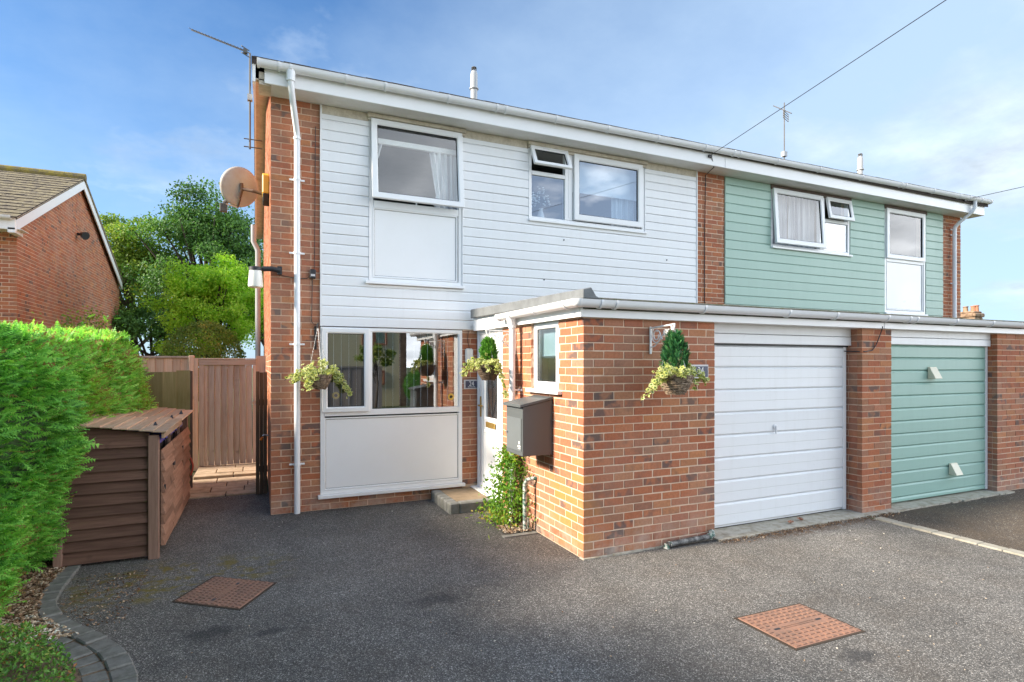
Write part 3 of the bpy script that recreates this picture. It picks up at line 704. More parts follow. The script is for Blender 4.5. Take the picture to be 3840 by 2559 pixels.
dp.tube([(10.78, 2.408, 5.13), (10.78, 2.41, 4.98), (10.76, 2.44, 4.90), (10.69, 2.66, 4.70), (px, 2.715, 4.62), (px, 2.72, 4.5), (px, 2.72, 2.36)], .036, 14)
dpo = dp.build('downpipe', MT['gutter'], H2, smooth=True)
for z in (4.58, 4.46, 3.45): clip(dpo, px, 2.72, z, .042, wall_y=D)

# windows --------------------------------------------------------------
def pane(win, fn, x0, z0, x1, z1, c, mat='glass', name='pane'):
    return MB().frame(fn).lbox(x0, z0, x1, z1, c-.005, c).build(name, MT[mat], win)
def sash(win, fn, x0, z0, x1, z1, w, c0, c1, mat='glass'):
    s = MB().frame(fn).ring(x0, z0, x1, z1, w, c0, c1, .014).build('sash', MT['upvc'], win, bevel=.004)
    g = MB().frame(fn).ring(x0+w-.001, z0+w-.001, x1-w+.001, z1-w+.001, .008, c0+.004, c1-.015, .003).build('gasket', MT['black'], win)
    pane(win, fn, x0+w+.002, z0+w+.002, x1-w-.002, z1-w-.002, (c0+c1)/2-.004, mat)
def sill(win, fn, x0, x1, z0, z1, out=.065): return MB().frame(fn).lbox(x0, z0, x1, z1, -.01, out).build('sill', MT['upvc'], win, bevel=.004)
def infill(win, fn, x0, z0, x1, z1, c=.0):
    MB().frame(fn).lbox(x0, z0, x1, z1, c-.02, c).build('infill_panel', MT['upvc'], win)
    MB().frame(fn).ring(x0-.022, z0-.022, x1+.022, z1+.022, .02, c-.002, c+.014, .009).build('panel_bead', MT['upvc'], win)
    MB().frame(fn).ring(x0-.002, z0-.002, x1+.002, z1+.002, .004, c+.0005, c+.0025, .001).build('panel_joint', MT['black'], win)
F = FAC(D)
# A: upper left, top hung sash standing open above a blank panel
w = MB().frame(F).ring(WA[0], WA[2], WA[1], WA[3], .05, -.06, .012)
w.lbox(WA[0]+.05, 3.715, WA[1]-.05, 3.80, -.06, .0115); wA = w.build('window', MT['upvc'], H1, bevel=.003)
sash(wA, tilt(F, 4.80, R(5.6), .018), WA[0]+.012, 3.79, WA[1]-.012, 4.80, .075, .018, .062)
infill(wA, F, WA[0]+.065, 2.862, WA[1]-.085, 3.690, .0); sill(wA, F, WA[0]-.055, WA[1]+.02, 2.752, 2.789)
# B: upper right, vent open at the top left
w = MB().frame(F).ring(WB[0], WB[2], WB[1], WB[3], .045, -.06, .012)
w.lbox(1.375, WB[2]+.045, 1.50, WB[3]-.045, -.06, .0118); w.lbox(WB[0]+.045, 4.42, 1.374, 4.475, -.06, .0112)
wB = w.build('window', MT['upvc'], H1, bevel=.003)
MB().frame(F).lbox(1.432, 3.87, 1.475, 4.74, .012, .016).build('mullion_cover', MT['upvc'], wB, bevel=.001)
sash(wB, F, 1.512, 3.845, 2.715, 4.80, .085, .0, .05, 'glass_blue')
sash(wB, tilt(F, 4.80, R(26), .015), WB[0]+.005, 4.475, 1.40, 4.80, .058, .015, .055)
pane(wB, F, .846, 3.836, 1.374, 4.419, -.012, 'glass_blue'); sill(wB, F, WB[0]-.015, WB[1]+.025, 3.758, 3.789, .05)
# C: green house pair of lights
w = MB().frame(F).ring(WC[0], WC[2], WC[1], WC[3], .05, -.06, .012); w.lbox(6.67, WC[2]+.05, 6.80, WC[3]-.05, -.06, .0118); w.lbox(6.801, 4.36, WC[1]-.05, 4.42, -.06, .0112)
wC = w.build('window', MT['upvc'], H2, bevel=.003)
sash(wC, tilt(F, 4.80, R(4), .018), WC[0]+.012, 3.84, 6.70, 4.80, .085, .018, .062, 'glass_clear')
sash(wC, tilt(F, 4.80, R(10), .018), 6.80, 4.40, WC[1]-.005, 4.80, .07, .018, .06)
pane(wC, F, 6.80, 3.852, WC[1]-.052, 4.358, -.012, 'glass_frost'); sill(wC, F, WC[0]-.01, WC[1]+.03, 3.765, 3.799, .06)
# D: tall light above a blank panel
w = MB().frame(F).ring(WD[0], WD[2], WD[1], WD[3], .055, -.06, .012); w.lbox(WD[0]+.055, 3.775, WD[1]-.055, 3.84, -.06, .0118)
wD = w.build('window', MT['upvc'], H2, bevel=.003)
sash(wD, F, WD[0]+.02, 3.83, WD[1]-.05, 4.80, .085, .0, .05, 'glass_clear'); infill(wD, F, WD[0]+.08, 2.85, WD[1]-.11, 3.76, .0); sill(wD, F, WD[0]-.01, WD[1]+.03, 2.735, 2.769, .05)
# E: big ground floor window
w = MB().frame(F).ring(WE[0], WE[2], WE[1], WE[3], .05, -.06, .012, .012); w.lbox(WE[0]+.05, 1.125, WE[1]-.05, 1.195, -.06, .0118); w.lbox(-1.455, 1.195, -1.365, WE[3]-.05, -.06, .0116)
wE = w.build('window', MT['upvc'], H1, bevel=.003)
sash(wE, F, WE[0]+.018, 1.175, -1.408, 2.19, .062, .013, .05, 'glass_blue'); pane(wE, F, -1.364, 1.197, WE[1]-.051, WE[3]-.051, -.012, 'glass_blue')
infill(wE, F, WE[0]+.062, .255, WE[1]-.062, 1.085, .0); sill(wE, F, WE[0]-.03, WE[1]+.025, .143, .184, .07)
MB().box(-1.985, D-.008, 2.196, -.18, D+.02, 2.213).build('cladding_drip', MT['black'], H1)
# porch side window
S = SID(.05)
w = MB().frame(S).ring(.47, 1.50, 1.06, 2.195, .05, -.05, .02); wS = w.build('window', MT['upvc'], H1, bevel=.003)
sash(wS, S, .50, 1.52, 1.035, 2.175, .055, .0, .035, 'glass_frost'); MB().box(-.055, .385, 1.462, .05, 1.10, 1.498).build('sill', MT['upvc'], wS, bevel=.004)
# rooms behind the panes (inward facing boxes)
def room(root, x0, y0, z0, x1, y1, z1, openside='y'):
    b = MB().box(x0, y0, z0, x1, y1, z1)
    b.f.pop(2 if openside == 'y' else 5); b.mi.pop()
    return b.build('room_lining', MT['room'], root, fix=False)
room(H1, -2.35, D+.165, 2.5, .60, 6.0, 4.90); room(H1, .65, D+.165, 2.5, 3.9, 6.0, 4.90); room(H1, -2.35, D+.165, .03, 1.2, 6.5, 2.40)
room(H2, 5.2, D+.165, 2.5, 7.9, 6.0, 4.90); room(H2, 8.0, D+.165, 2.5, 10.4, 6.0, 4.90); room(H1, .205, .25, .02, 1.4, 2.7, 2.15, 'x')

# front door (in the porch side, facing left)
S = SID(.04)
dr = MB().frame(S).ring(1.855, .135, 2.765, 2.20, .055, -.06, .02).build('front_door', MT['upvc'], H1, bevel=.003)
MB().frame(S).ring(1.912, .155, 2.708, 2.143, .10, -.03, .005, .01).build('door_leaf', MT['upvc'], dr, bevel=.003)
lf = MB().frame(S); lf.lbox(2.012, .255, 2.608, 1.04, -.03, -.012); lf.lbox(2.012, 1.92, 2.608, 2.043, -.03, -.012); lf.lbox(2.012, 1.04, 2.08, 1.92, -.03, -.0121); lf.lbox(2.54, 1.04, 2.608, 1.92, -.03, -.0121); lf.build('door_panel', MT['upvc'], dr)
MB().frame(S).ring(2.06, .32, 2.56, .90, .045, -.013, .004, .015).build('raised_panel', MT['upvc'], dr)
MB().frame(S).ring(2.075, 1.035, 2.545, 1.925, .035, -.02, .004, .014).build('glazing_bead', MT['upvc'], dr)
MB().frame(S).lbox(2.108, 1.068, 2.512, 1.892, -.022, -.018).build('pane', MT['glass_frost'], dr)
ld = MB(); xg = .04 + .016
for s_ in (-1, 1):
    ld.tube([(xg, 2.31 + s_*(.02 + .13*math.sin(t_/10*math.pi)), 1.10 + .075*t_) for t_ in range(11)], .005, 5)
    ld.tube([(xg, 2.31 + s_*.045*math.cos(t_/8*math.pi*1.5), 1.50 + .05*math.sin(t_/8*math.pi*1.5)) for t_ in range(9)], .004, 5)
ld.tube([(xg, 2.31, 1.08), (xg, 2.31, 1.88)], .004, 5); ld.build('lead_work', MT['black'], dr)
MB().frame(S).lbox(2.17, .945, 2.45, 1.015, .004, .02).build('letter_plate', MT['gold'], dr, bevel=.004)
h = MB().frame(S); h.lbox(2.635, 1.06, 2.668, 1.33, .005, .018); h.lbox(2.56, 1.20, 2.66, 1.222, .018, .05); h.build('door_handle', MT['gold'], dr, bevel=.004)
MB().box(-.075, 1.86, .105, .06, 2.765, .134).build('door_threshold', MT['upvc'], dr, bevel=.004)

# garage doors
def garage_door(root, x0, x1, y, z0, z1, pitch, mat, fw, half):
    fr = MB(); fr.box(x1-fw, y-.03, z0, x1, y+.05, z1+.02); fr.box(x0, y-.03, z0, x0+fw, y+.05, z1+.02); 
    g = fr.build('garage_door', MT['upvc'], root, bevel=.003)
    z = z1; k = 0
    while z > z0 + .02:
        a = max(z0, z - pitch); b = z; L0, L1 = x0+fw+.004, x1-fw-.004
        H_ = b - a; hf = H_*.48 if half else 0
        # pressed rib: face slopes in towards the groove under it
        prof = [(0, b), (.012, b-.002), (.026, b-.022), (.026, a+.014), (.014, a+.004), (0, a)]
        if half: prof = [(0, b), (.012, b-.002), (.028, b-.022), (.028, a+hf+.004), (.0245, a+hf), (.026, a+.018), (.012, a+.004), (0, a)]
        mb = MB(); n = len(prof); vs = [(L0, y-c, u) for c, u in prof] + [(L1, y-c, u) for c, u in prof]
        mb.add(vs, [tuple(range(n)), tuple(range(2*n-1, n-1, -1))] + [(i, (i+1) % n, n+(i+1) % n, n+i) for i in range(n)])
        mb.build('door_rib', mat, g); z -= pitch; k += 1
    MB().box(x0, y+.001, z0, x1, y+.03, z1+.05).build('door_back', mat, g)
    return g
GD1 = garage_door(H1, 1.54, 3.745, .205, .028, 1.96, .2395, MT['door_white'], .055, True)
l = MB(); l.box(1.54, .13, 1.975, 3.77, .22, 2.075); l.box(1.54, .133, 2.08, 3.77, .22, 2.20); l.build('door_lintel_board', MT['door_white'], H1, bevel=.004)
MB().box(1.545, .165, 1.958, 3.765, .21, 1.974).build('lintel_gap', MT['black'], H1)
hd = MB(); hd.lathe([(.0, 0), (.03, 0), (.028, .012), (.0, .012)], (0, 0, 0), 14)
hv = [(2.57 + p[0], .205-.028-p[2], 1.06 + p[1]) for p in hd.v]; hd.v = hv; hd.box(2.563, .150, .985, 2.577, .168, 1.075); hd.build('door_handle', MT['door_white'], GD1, bevel=.003)
GD2 = garage_door(H2, 4.31, 6.555, .14, .03, 1.99, .158, MT['door_green'], .05, False)
l = MB(); l.box(4.31, .075, 2.0, 6.555, .15, 2.085); l.box(4.31, .078, 2.09, 6.555, .15, 2.20); l.build('door_lintel_board', MT['door_white'], H2, bevel=.004)
for (x, z) in ((5.21, 1.57), (5.66, .30)):
    v = MB(); v.hexa([(x,.115,z),(x+.145,.115,z),(x+.145,.113,z+.003),(x,.113,z+.003),(x,.02,z),(x+.145,.02,z),(x+.10,.112,z+.145),(x,.112,z+.145)])
    v = MB(); v.add([(x,.113,z),(x+.15,.113,z),(x+.15,.113,z+.15),(x,.113,z+.15),(x,.015,z),(x+.15,.015,z),(x+.15,.09,z+.15),(x,.09,z+.15)], [(0,1,2,3),(4,7,6,5),(0,4,5,1),(3,2,6,7),(0,3,7,4),(1,5,6,2)])
    v.build('vent_cowl', MT['cream'], GD2, bevel=.004)
# flat garage roof, kerb edge, fascias, gutters
def flat_roof(root, xa, xb, name='garage_roof'):
    b = MB(); b.box(xa, -.06, 2.245, xb, D-.03, 2.285); r = b.build(name, MT['felt'], root)
    return r
FR1 = flat_roof(H1, -.03, XM-.002); FR2 = flat_roof(H2, XM+.002, 9.6)
for (root, xa, xb) in ((H1, .0, XM-.004), (H2, XM+.004, 9.6)):     # rolled felt edge above the gutter
    x = xa; b = MB()
    while x < xb:
        e = min(x + .8, xb); b.hexa([(x,-.075,2.30),(e,-.075,2.30),(e,.25,2.30),(x,.25,2.30),(x,-.07,2.352+random.uniform(-.004,.004)),(e,-.07,2.352+random.uniform(-.004,.004)),(e,.25,2.372),(x,.25,2.372)]); x += .8
    b.build('felt_edge', MT['felt'], root, bevel=.01)
    MB().box(xa - (0 if xa > 1 else .055), -.045, 2.175, xb, -.022, 2.30).build('fascia', MT['upvc'], root, bevel=.003)
    MB().box(max(xa, .01), -.0215, 2.178, xb, .13, 2.188).build('soffit', MT['soffit'], root)
k = MB(); k.hexa([(-.105,-.17,2.325),(.03,-.17,2.325),(.03,2.68,2.36),(-.105,2.68,2.36),(-.105,-.17,2.405),(-.02,-.17,2.425),(-.02,2.68,2.49),(-.105,2.68,2.475)])
k.hexa([(-.02,-.171,2.325),(.09,-.171,2.325),(.09,2.68,2.325),(-.02,2.68,2.325),(-.021,-.171,2.424),(.03,-.171,2.35),(.03,2.68,2.40),(-.021,2.68,2.488)])
k.build('roof_kerb', MT['grp'], H1, bevel=.006)
s = MB(); s.hexa([(-.055,-.022,2.178),(-.03,-.022,2.178),(-.03,2.70,2.195),(-.055,2.70,2.195),(-.055,-.022,2.33),(-.03,-.022,2.33),(-.03,2.70,2.362),(-.055,2.70,2.362)]); s.build('side_fascia', MT['upvc'], H1)
GG1 = gutter(H1, -.10, XM-.001, -.105, 2.312, 0); GG2 = gutter(H2, XM+.001, 9.6, -.105, 2.312, 0); GGS = gutter(H1, -.10, 1.66, -.118, 2.312, 0, along=1)
MB().lathe([(.061, -.0), (.060, .0), (.045, .04)], (0,0,0), 4)
an = MB(); n = 12
an.lathe([(.012, -.060), (.035, -.052), (.052, -.033), (.060, -.005), (.062, .011), (.05, .011)], (-.118, -.105, 2.312), 18); an.build('gutter_angle', MT['gutter'], GG1, smooth=True)
for x in (.10, .26, 1.28, 2.42, 3.15, 4.02): bracket(GG1, x, -.105, 2.31)
for x in (4.42, 4.56, 5.35, 6.15, 7.0, 8.0): bracket(GG2, x, -.105, 2.31)
for y in (.07, .70, 1.28, 1.62): bracket(GGS, y, -.118, 2.31, along=1)
dp = MB(); dp.tube([(-.118, 1.34, 2.27), (-.112, 1.335, 2.18)], [.05, .042], 16); dp.tube([(-.105, 1.33, 2.20), (-.105, 1.33, .02)], .034, 16)
dpo = dp.build('downpipe', MT['gutter'], H1, smooth=True); clip(dpo, -.105, 1.33, 2.165, .043)
for z in (1.47,): clip(dpo, -.105, 1.33, z, .0395, wall_x=.0)
# flues through the main roof
def flue(root, x, y, zt, name='flue'):
    f = MB(); zb = roof_z(y) - .05
    f.lathe([(.062, zb), (.062, zt-.42), (.085, zt-.405), (.085, zt-.385), (.066, zt-.375), (.066, zt-.13), (.058, zt-.10), (.05, zt-.075), (.03, zt-.075)], (x, y, 0), 18)
    fo = f.build(name, MT['pipe_grey'], root, smooth=True); c = MB()
    for q in range(7):
        a = 2*math.pi*q/7; c.box(x+.042*math.cos(a)-.006, y+.042*math.sin(a)-.006, zt-.08, x+.042*math.cos(a)+.006, y+.042*math.sin(a)+.006, zt-.012)
    c.lathe([(.05, zt-.012), (.045, zt)], (x, y, 0), 14); c.build('flue_cage', MT['alu'], fo)
flue(H1, .985, 5.5, 7.24); flue(H2, 11.0, 5.0, 6.98)
# soil stack on the left side wall
s = MB(); s.tube([(-2.75, 9.6, 4.87), (-2.75, 9.6, 4.50), (-2.69, 9.6, 4.38), (-2.66, 9.6, 4.30), (-2.66, 9.6, 0)], .055, 12); s.build('soil_pipe', MT['pipe_grey'], H1, smooth=True)
# thin cables clipped to the walls
for pts_, r_ in (([(-2.44, D-.012, 2.80), (-2.30, D-.012, 2.775), (-2.18, D-.012, 2.77), (-2.13, D-.014, 2.775), (-2.10, D-.014, 2.81)], .004),
                 ([(-2.07, D-.012, 2.78), (-2.075, D-.012, 2.5), (-2.08, D-.012, 2.27), (-2.06, D-.012, 2.235), (-2.0, D-.02, 2.225)], .004),
                 ([(-2.035, D-.01, 4.6), (-2.04, D-.01, 3.8), (-2.045, D-.01, 2.9)], .004), ([(-.10, D-.02, 2.2), (-.115, D-.02, 2.07), (-.085, D-.02, 1.96)], .0035)):
    MB().tube(pts_, r_, 5).build('wall_cable', MT['black'], H1)
cb = MB(); cb.tube([(3.82, 2.46, 4.98), (3.90, 2.50, 4.86), (3.98, D-.02, 4.83), (3.97, D-.012, 4.0), (3.965, D-.012, 3.2), (3.97, D-.012, 2.4)], .007, 6)
cb.build('wall_cable', MT['black'], H2)
cb = MB(); cb.tube([(4.07, -.05, 2.20), (4.06, -.03, 2.12), (4.0, -.015, 1.98), (3.94, -.012, 1.92), (3.80, -.012, 1.90), (3.70, .17, 1.91)], .006, 6); cb.build('wall_cable', MT['black'], H1)
# concrete apron in front of both garages
ap = MB(); random.seed(3)
pts = [1.50 + .12*i for i in range(45)]
for i in range(44):
    y0, y1 = -.10 + random.uniform(-.018,.018), -.10 + random.uniform(-.018,.018)
    ap.box(pts[i], y0, -.03, pts[i+1], .21, .018 + (i % 2)*.0003)
tag(ap.build('garage_apron', MT['concrete']), kind='structure')
fd = MB(); x = -.01
while x < 1.5: fd.box(x, -.022+random.uniform(-.008,.01), -.02, x+.16, .05, .013+random.uniform(-.004,.004)); x += .16
tag(fd.build('mortar_fillet', MT['concrete']), kind='structure')

# ------------------------------------------------------------------ things behind the panes
def wavy(x0, x1, z0, z1, y, amp, n, mat, name, pinch=None):
    m = 60; rows = 14; V = []; Fq = []
    for j in range(rows+1):
        z = z0 + (z1-z0)*j/rows
        for i in range(m+1):
            s_ = i/m; a0, a1 = x0, x1
            if pinch: a0, a1 = pinch(z, x0, x1)
            V.append((a0 + (a1-a0)*s_, y + amp*math.sin(s_*n*2*math.pi + .4*math.sin(j*.3)) , z))
    for j in range(rows):
        for i in range(m): k = j*(m+1)+i; Fq.append((k, k+1, k+m+2, k+m+1))
    b = MB(); b.add(V, Fq); o = b.build(name, mat, None, smooth=True, fix=False)
    sm = o.modifiers.new('thickness', 'SOLIDIFY'); sm.thickness = .003
    return o
def tieback(zt, w_t, w_b, side):
    def f(z, x0, x1):
        u = max(0, min(1, (z - zt)/(x1 - x0 + .6))) if z > zt else max(0, min(1, (zt - z)/.25))*.12
        w_ = w_t + (w_b - w_t)*u
        return (x1 - w_, x1) if side > 0 else (x0, x0 + w_)
    return f
tag(wavy(-.72, -.20, 3.70, 4.56, D+.13, .022, 5, MT['curtain'], 'curtain', tieback(4.0, .30, .50, 1)), 'white tied back curtain at the right of the open sash window', 'curtain', 'bedroom curtains')
tag(wavy(-1.42, -1.10, 3.70, 4.56, D+.13, .022, 3, MT['curtain'], 'curtain', tieback(4.0, .06, .30, -1)), 'narrow white curtain at the left of the open sash window', 'curtain', 'bedroom curtains')
tag(MB().box(-1.40, D+.10, 4.56, -.20, D+.15, 4.63).build('curtain_rail', MT['white'], None, bevel=.006), 'white curtain rail across the open sash window', 'curtain rail')
fl = MB(); fl.tube([(-.78, D+.09, 3.80), (-.78, D+.09, 3.92)], .012, 8); tag(fl.build('white_stick', MT['white']), 'short white stick standing on the sill of the open sash window', 'ornament')
bl = MB(); bl.lathe([(.01,-.05),(.035,-.036),(.05,0),(.035,.036),(.01,.05)], (-.50, D+.09, 3.86), 14); tag(bl.build('round_ornament', MT['white'], smooth=True), 'round white ornament on the sill beside the tied curtain', 'ornament')
tag(wavy(2.28, 2.70, 3.80, 4.78, D+.15, .018, 4, MT['curtain'], 'curtain'), 'white curtain hanging right of the roller blind', 'curtain', 'bedroom curtains')
tag(wavy(1.50, 1.62, 3.80, 4.78, D+.15, .018, 2, MT['curtain'], 'curtain'), 'thin white curtain edge left of the roller blind', 'curtain', 'bedroom curtains')
rb = MB(); rb.box(1.53, D+.09, 4.30, 2.70, D+.093, 4.82); rb.box(1.53, D+.085, 4.285, 2.70, D+.098, 4.302); tag(rb.build('roller_blind', MT['blind']), 'white roller blind half lowered in the white house window', 'blind')
tag(wavy(5.62, 6.00, 3.78, 4.80, D+.14, .035, 3, MT['net_curtain'], 'curtain'), 'narrow gathered curtain at the left of the green house window', 'curtain', 'green house curtains')
tag(wavy(6.06, 6.70, 3.78, 4.80, D+.14, .04, 5, MT['net_curtain'], 'curtain'), 'wide gathered curtain at the right of the green house window', 'curtain', 'green house curtains')
# flowers behind the left pane of window B
vs = thing('flower_vase', 'vase of pale flowers behind the small left pane', 'vase', (1.05, D+.12, 3.80))
v = MB(); v.lathe([(.03,0),(.055,.04),(.05,.10),(.028,.16),(.035,.19)], (1.05, D+.12, 3.80), 14); v.build('vase', MT['perspex'], vs, smooth=True)
st = MB(); flw = MB()
for k_ in range(11):
    a = random.uniform(-1, 1); hgt = random.uniform(.12, .36); x1 = 1.05 + a*.26; z1 = 3.97 + hgt
    st.tube([(1.05, D+.12, 3.97), (1.05 + a*.1, D+.11, 3.97 + hgt*.6), (x1, D+.10, z1)], .003, 4)
    for q in range(5):
        flw.lathe([(.004,-.012),(.014+random.uniform(0,.01),0),(.004,.012)], (x1+random.uniform(-.02,.02), D+.10+random.uniform(-.02,.02), z1-.04*q*random.uniform(.6,1)), 6)
st.build('stem', MT['leaf_cone'] if False else MT['soil'], vs); flw.build('blossom', MT['white'], vs)
vb = MB()
for x in np.arange(-1.9, -.25, .092):
    a = R(80); dx, dy = .042*math.cos(a), .042*math.sin(a)
    vb.hexa([(x-dx,D+.16-dy,1.2),(x+dx,D+.16+dy,1.2),(x+dx+.001,D+.16+dy,1.2),(x-dx+.001,D+.16-dy,1.2),(x-dx,D+.16-dy,2.17),(x+dx,D+.16+dy,2.17),(x+dx+.001,D+.16+dy,2.17),(x-dx+.001,D+.16-dy,2.17)])
vb.box(-1.93, D+.14, 2.165, -.25, D+.18, 2.20); tag(vb.build('vertical_blind', MT['blind']), 'vertical slatted blind turned open behind the ground floor window', 'blind')
for (x, z, lab) in ((-1.80, 1.375, 'round yellow sunflower sticker low on the small left pane'), (-.335, 1.325, 'round yellow sunflower sticker at the lower right corner of the big pane')):
    st_ = thing('window_sticker', lab, 'sticker', (x, D, z), 'sunflower window stickers')
    c = MB(); c.lathe([(.044,0),(.044,.001)], (0,0,0), 20); c.v = [(x+p[0], D+.006 - p[2], z+p[1]) for p in c.v]; c.build('sticker_disc', MT['yellow'], st_)
    c = MB(); c.lathe([(.020,0),(.020,.001)], (0,0,0), 14); c.v = [(x+p[0], D+.0045 - p[2], z+p[1]) for p in c.v]; c.build('sticker_centre', MT['soil'], st_)
sw_ = MB(); sw_.box(.10, .50, 1.84, .12, 1.02, 2.14)
for q in range(9): sw_.lathe([(.0,-.03),(.03,0),(.0,.03)], (.11, .53+.058*q, 1.84), 8)
tag(sw_.build('cafe_blind', MT['blind']), 'short white scalloped blind behind the porch side window', 'blind')

# ------------------------------------------------------------------ small things fixed to the houses
# house number signs
def number_sign(x0, x1, z0, z1, y, label):
    s = thing('house_number_sign', label, 'sign', ((x0+x1)/2, y, z0), 'navy number signs')
    MB().box(x0, y-.006, z0, x1, y, z1).build('backing_plate', MT['perspex'], s, bevel=.001)
    MB().box(x0+.022, y-.011, z0+.014, x1-.010, y-.006, z1-.016).build('name_plate', MT['navy'], s, bevel=.001)
    b = MB(); 
    for xx in (x0+.012, x1-.006): b.lathe([(.006,0),(.006,.004)], (0,0,0), 10)
    n_ = len(b.v)//2; b.v = [((x0+.012 if i < n_ else x1-.006)+p[0], y-.006-p[2], (z0+z1)/2+p[1]) for i, p in enumerate(b.v)]; b.build('sign_screw', MT['steel'], s)
    for (txt, size, cx, cz) in (('24', (z1-z0)*.72, (x0+x1)/2+.006, z0+(z1-z0)*.33), ('BEACON ROAD', (z1-z0)*.145, (x0+x1)/2+.006, z0+(z1-z0)*.185)):
        c = bpy.data.curves.new('lettering', 'FONT'); c.body = txt; c.size = size; c.align_x = 'CENTER'; c.extrude = .0008
        to = bpy.data.objects.new('lettering', c); COL.objects.link(to)
        me = bpy.data.meshes.new_from_object(to); bpy.data.objects.remove(to)
        me.materials.append(MT['white']) if not me.materials else None; me.materials[0] = MT['white']
        lo = bpy.data.objects.new('lettering', me); COL.objects.link(lo); lo.location = (cx, y-.0125, cz); lo.rotation_euler = (R(90), 0, 0)
        lo.scale = (.82, 1, 1); attach(lo, s)
number_sign(-.163, .035, 1.425, 1.548, D-.010, 'navy 24 number sign on the narrow brick pier by the front door')
number_sign(1.225, 1.445, 1.615, 1.75, -.002, 'navy 24 number sign half hidden by the basket beside the white garage door')
# bulkhead light by the door
t = thing('wall_light', 'pale rectangular bulkhead light on the narrow brick pier above the number sign', 'light', (-.095, D, 1.77))
MB().box(-.15, D-.055, 1.77, -.04, D-.009, 1.965).build('light_cover', MT['opal'], t, bevel=.018); MB().box(-.145, D-.05, 1.715, -.045, D-.009, 1.768).build('light_base', MT['black'], t, bevel=.01)
# corner lamp
t = thing('corner_lamp', 'white tapered lamp shade on a black arm at the house corner', 'lamp', (-2.70, 2.72, 2.62))
a = MB(); a.tube([(-2.43, 2.70, 2.835), (-2.52, 2.69, 2.85), (-2.62, 2.70, 2.845)], .030, 12); a.box(-2.46, 2.69, 2.795, -2.41, D, 2.885); a.lathe([(.066,2.818),(.072,2.822),(.072,2.856),(.062,2.862)], (-2.69, 2.70, 0), 20); a.build('lamp_arm', MT['black'], t, smooth=True)
MB().lathe([(.060,2.626),(.074,2.634),(.079,2.65),(.066,2.818)], (-2.69, 2.70, 0), 24).build('lamp_shade', MT['opal'], t, smooth=True)
# small sensor box
t = thing('sensor_box', 'small black sensor box on the left brick pier', 'sensor', (-2.068, D, 2.78))
MB().box(-2.103, D-.05, 2.775, -2.033, D-.001, 2.885).build('sensor_body', MT['black'], t, bevel=.01); MB().box(-2.092, D-.053, 2.80, -2.044, D-.0505, 2.825).build('sensor_label', MT['perspex'], t)
# alarm box on the side wall
t = thing('alarm_box', 'yellow alarm box with a dark base on the left side wall', 'alarm', (XL, 3.75, 3.84))
b = MB(); b.frame(lambda a, b_, c: (XL - c, 3.62 + a, b_)); b.prism([(0, 3.97), (.26, 3.97), (.26, 4.20), (.22, 4.235), (.04, 4.235), (0, 4.20)], .0, .085); b.build('alarm_cover', MT['yellow'], t, bevel=.012)
b = MB(); b.frame(lambda a, b_, c: (XL - c, 3.62 + a, b_)); b.prism([(.13, 3.83), (.21, 3.88), (.26, 3.969), (0, 3.969), (.05, 3.88)], .0, .08); b.build('alarm_base', MT['black'], t, bevel=.01)
# satellite dish, seen from behind
t = thing('satellite_dish', 'faded grey satellite dish on a rusty arm at the left side wall', 'satellite dish', (XL, 3.9, 4.0))
dc = Vector((-2.875, 4.02, 4.12)); nrm = Vector((-.30, .93, .24)).normalized(); ux = nrm.cross(Vector((0,0,1))).normalized(); uz = ux.cross(nrm)
V = []; Fq = []; nr, na = 8, 40
for i in range(nr+1):
    r_ = .255*i/nr
    for k_ in range(na):
        th = 2*math.pi*k_/na; q = dc + ux*(r_*.95*math.cos(th)) + uz*(r_*1.02*math.sin(th)) + nrm*(r_*r_*.9); V.append(q)
for i in range(nr):
    for k_ in range(na): Fq.append((i*na+k_, i*na+(k_+1) % na, (i+1)*na+(k_+1) % na, (i+1)*na+k_))
b = MB(); b.add(V, Fq); o = b.build('reflector', MT['dish'], t, smooth=True, fix=False); sm = o.modifiers.new('thickness', 'SOLIDIFY'); sm.thickness = .006
b = MB(); b.tube([(XL, 3.86, 4.0), (-2.72, 3.90, 4.055), (-2.86, 3.99, 4.09)], .022, 10); b.box(-2.56, 3.78, 3.92, XL, 3.96, 4.10); b.tube([dc - nrm*.03 + uz*.05, dc - nrm*.05 - uz*.05, dc - nrm*.05 - uz*.15 - ux*.02], .022, 8); b.build('mount_arm', MT['rust'], t)
b = MB(); e = dc + nrm*.30 - uz*.27 + ux*.0 + Vector((-.10, -.02, .03)); b.tube([dc - nrm*.03 - uz*.16, dc + nrm*.05 - uz*.27, e], .010, 8); b.build('feed_arm', MT['rust'], t)
b = MB(); b.tube([e + Vector((.05,0,.06)), e + Vector((-.005,0,.0))], .032, 10); b.box(e.x-.055, e.y-.04, e.z-.115, e.x+.035, e.y+.04, e.z-.005); b.build('receiver_head', MT['alu'], t, bevel=.005)
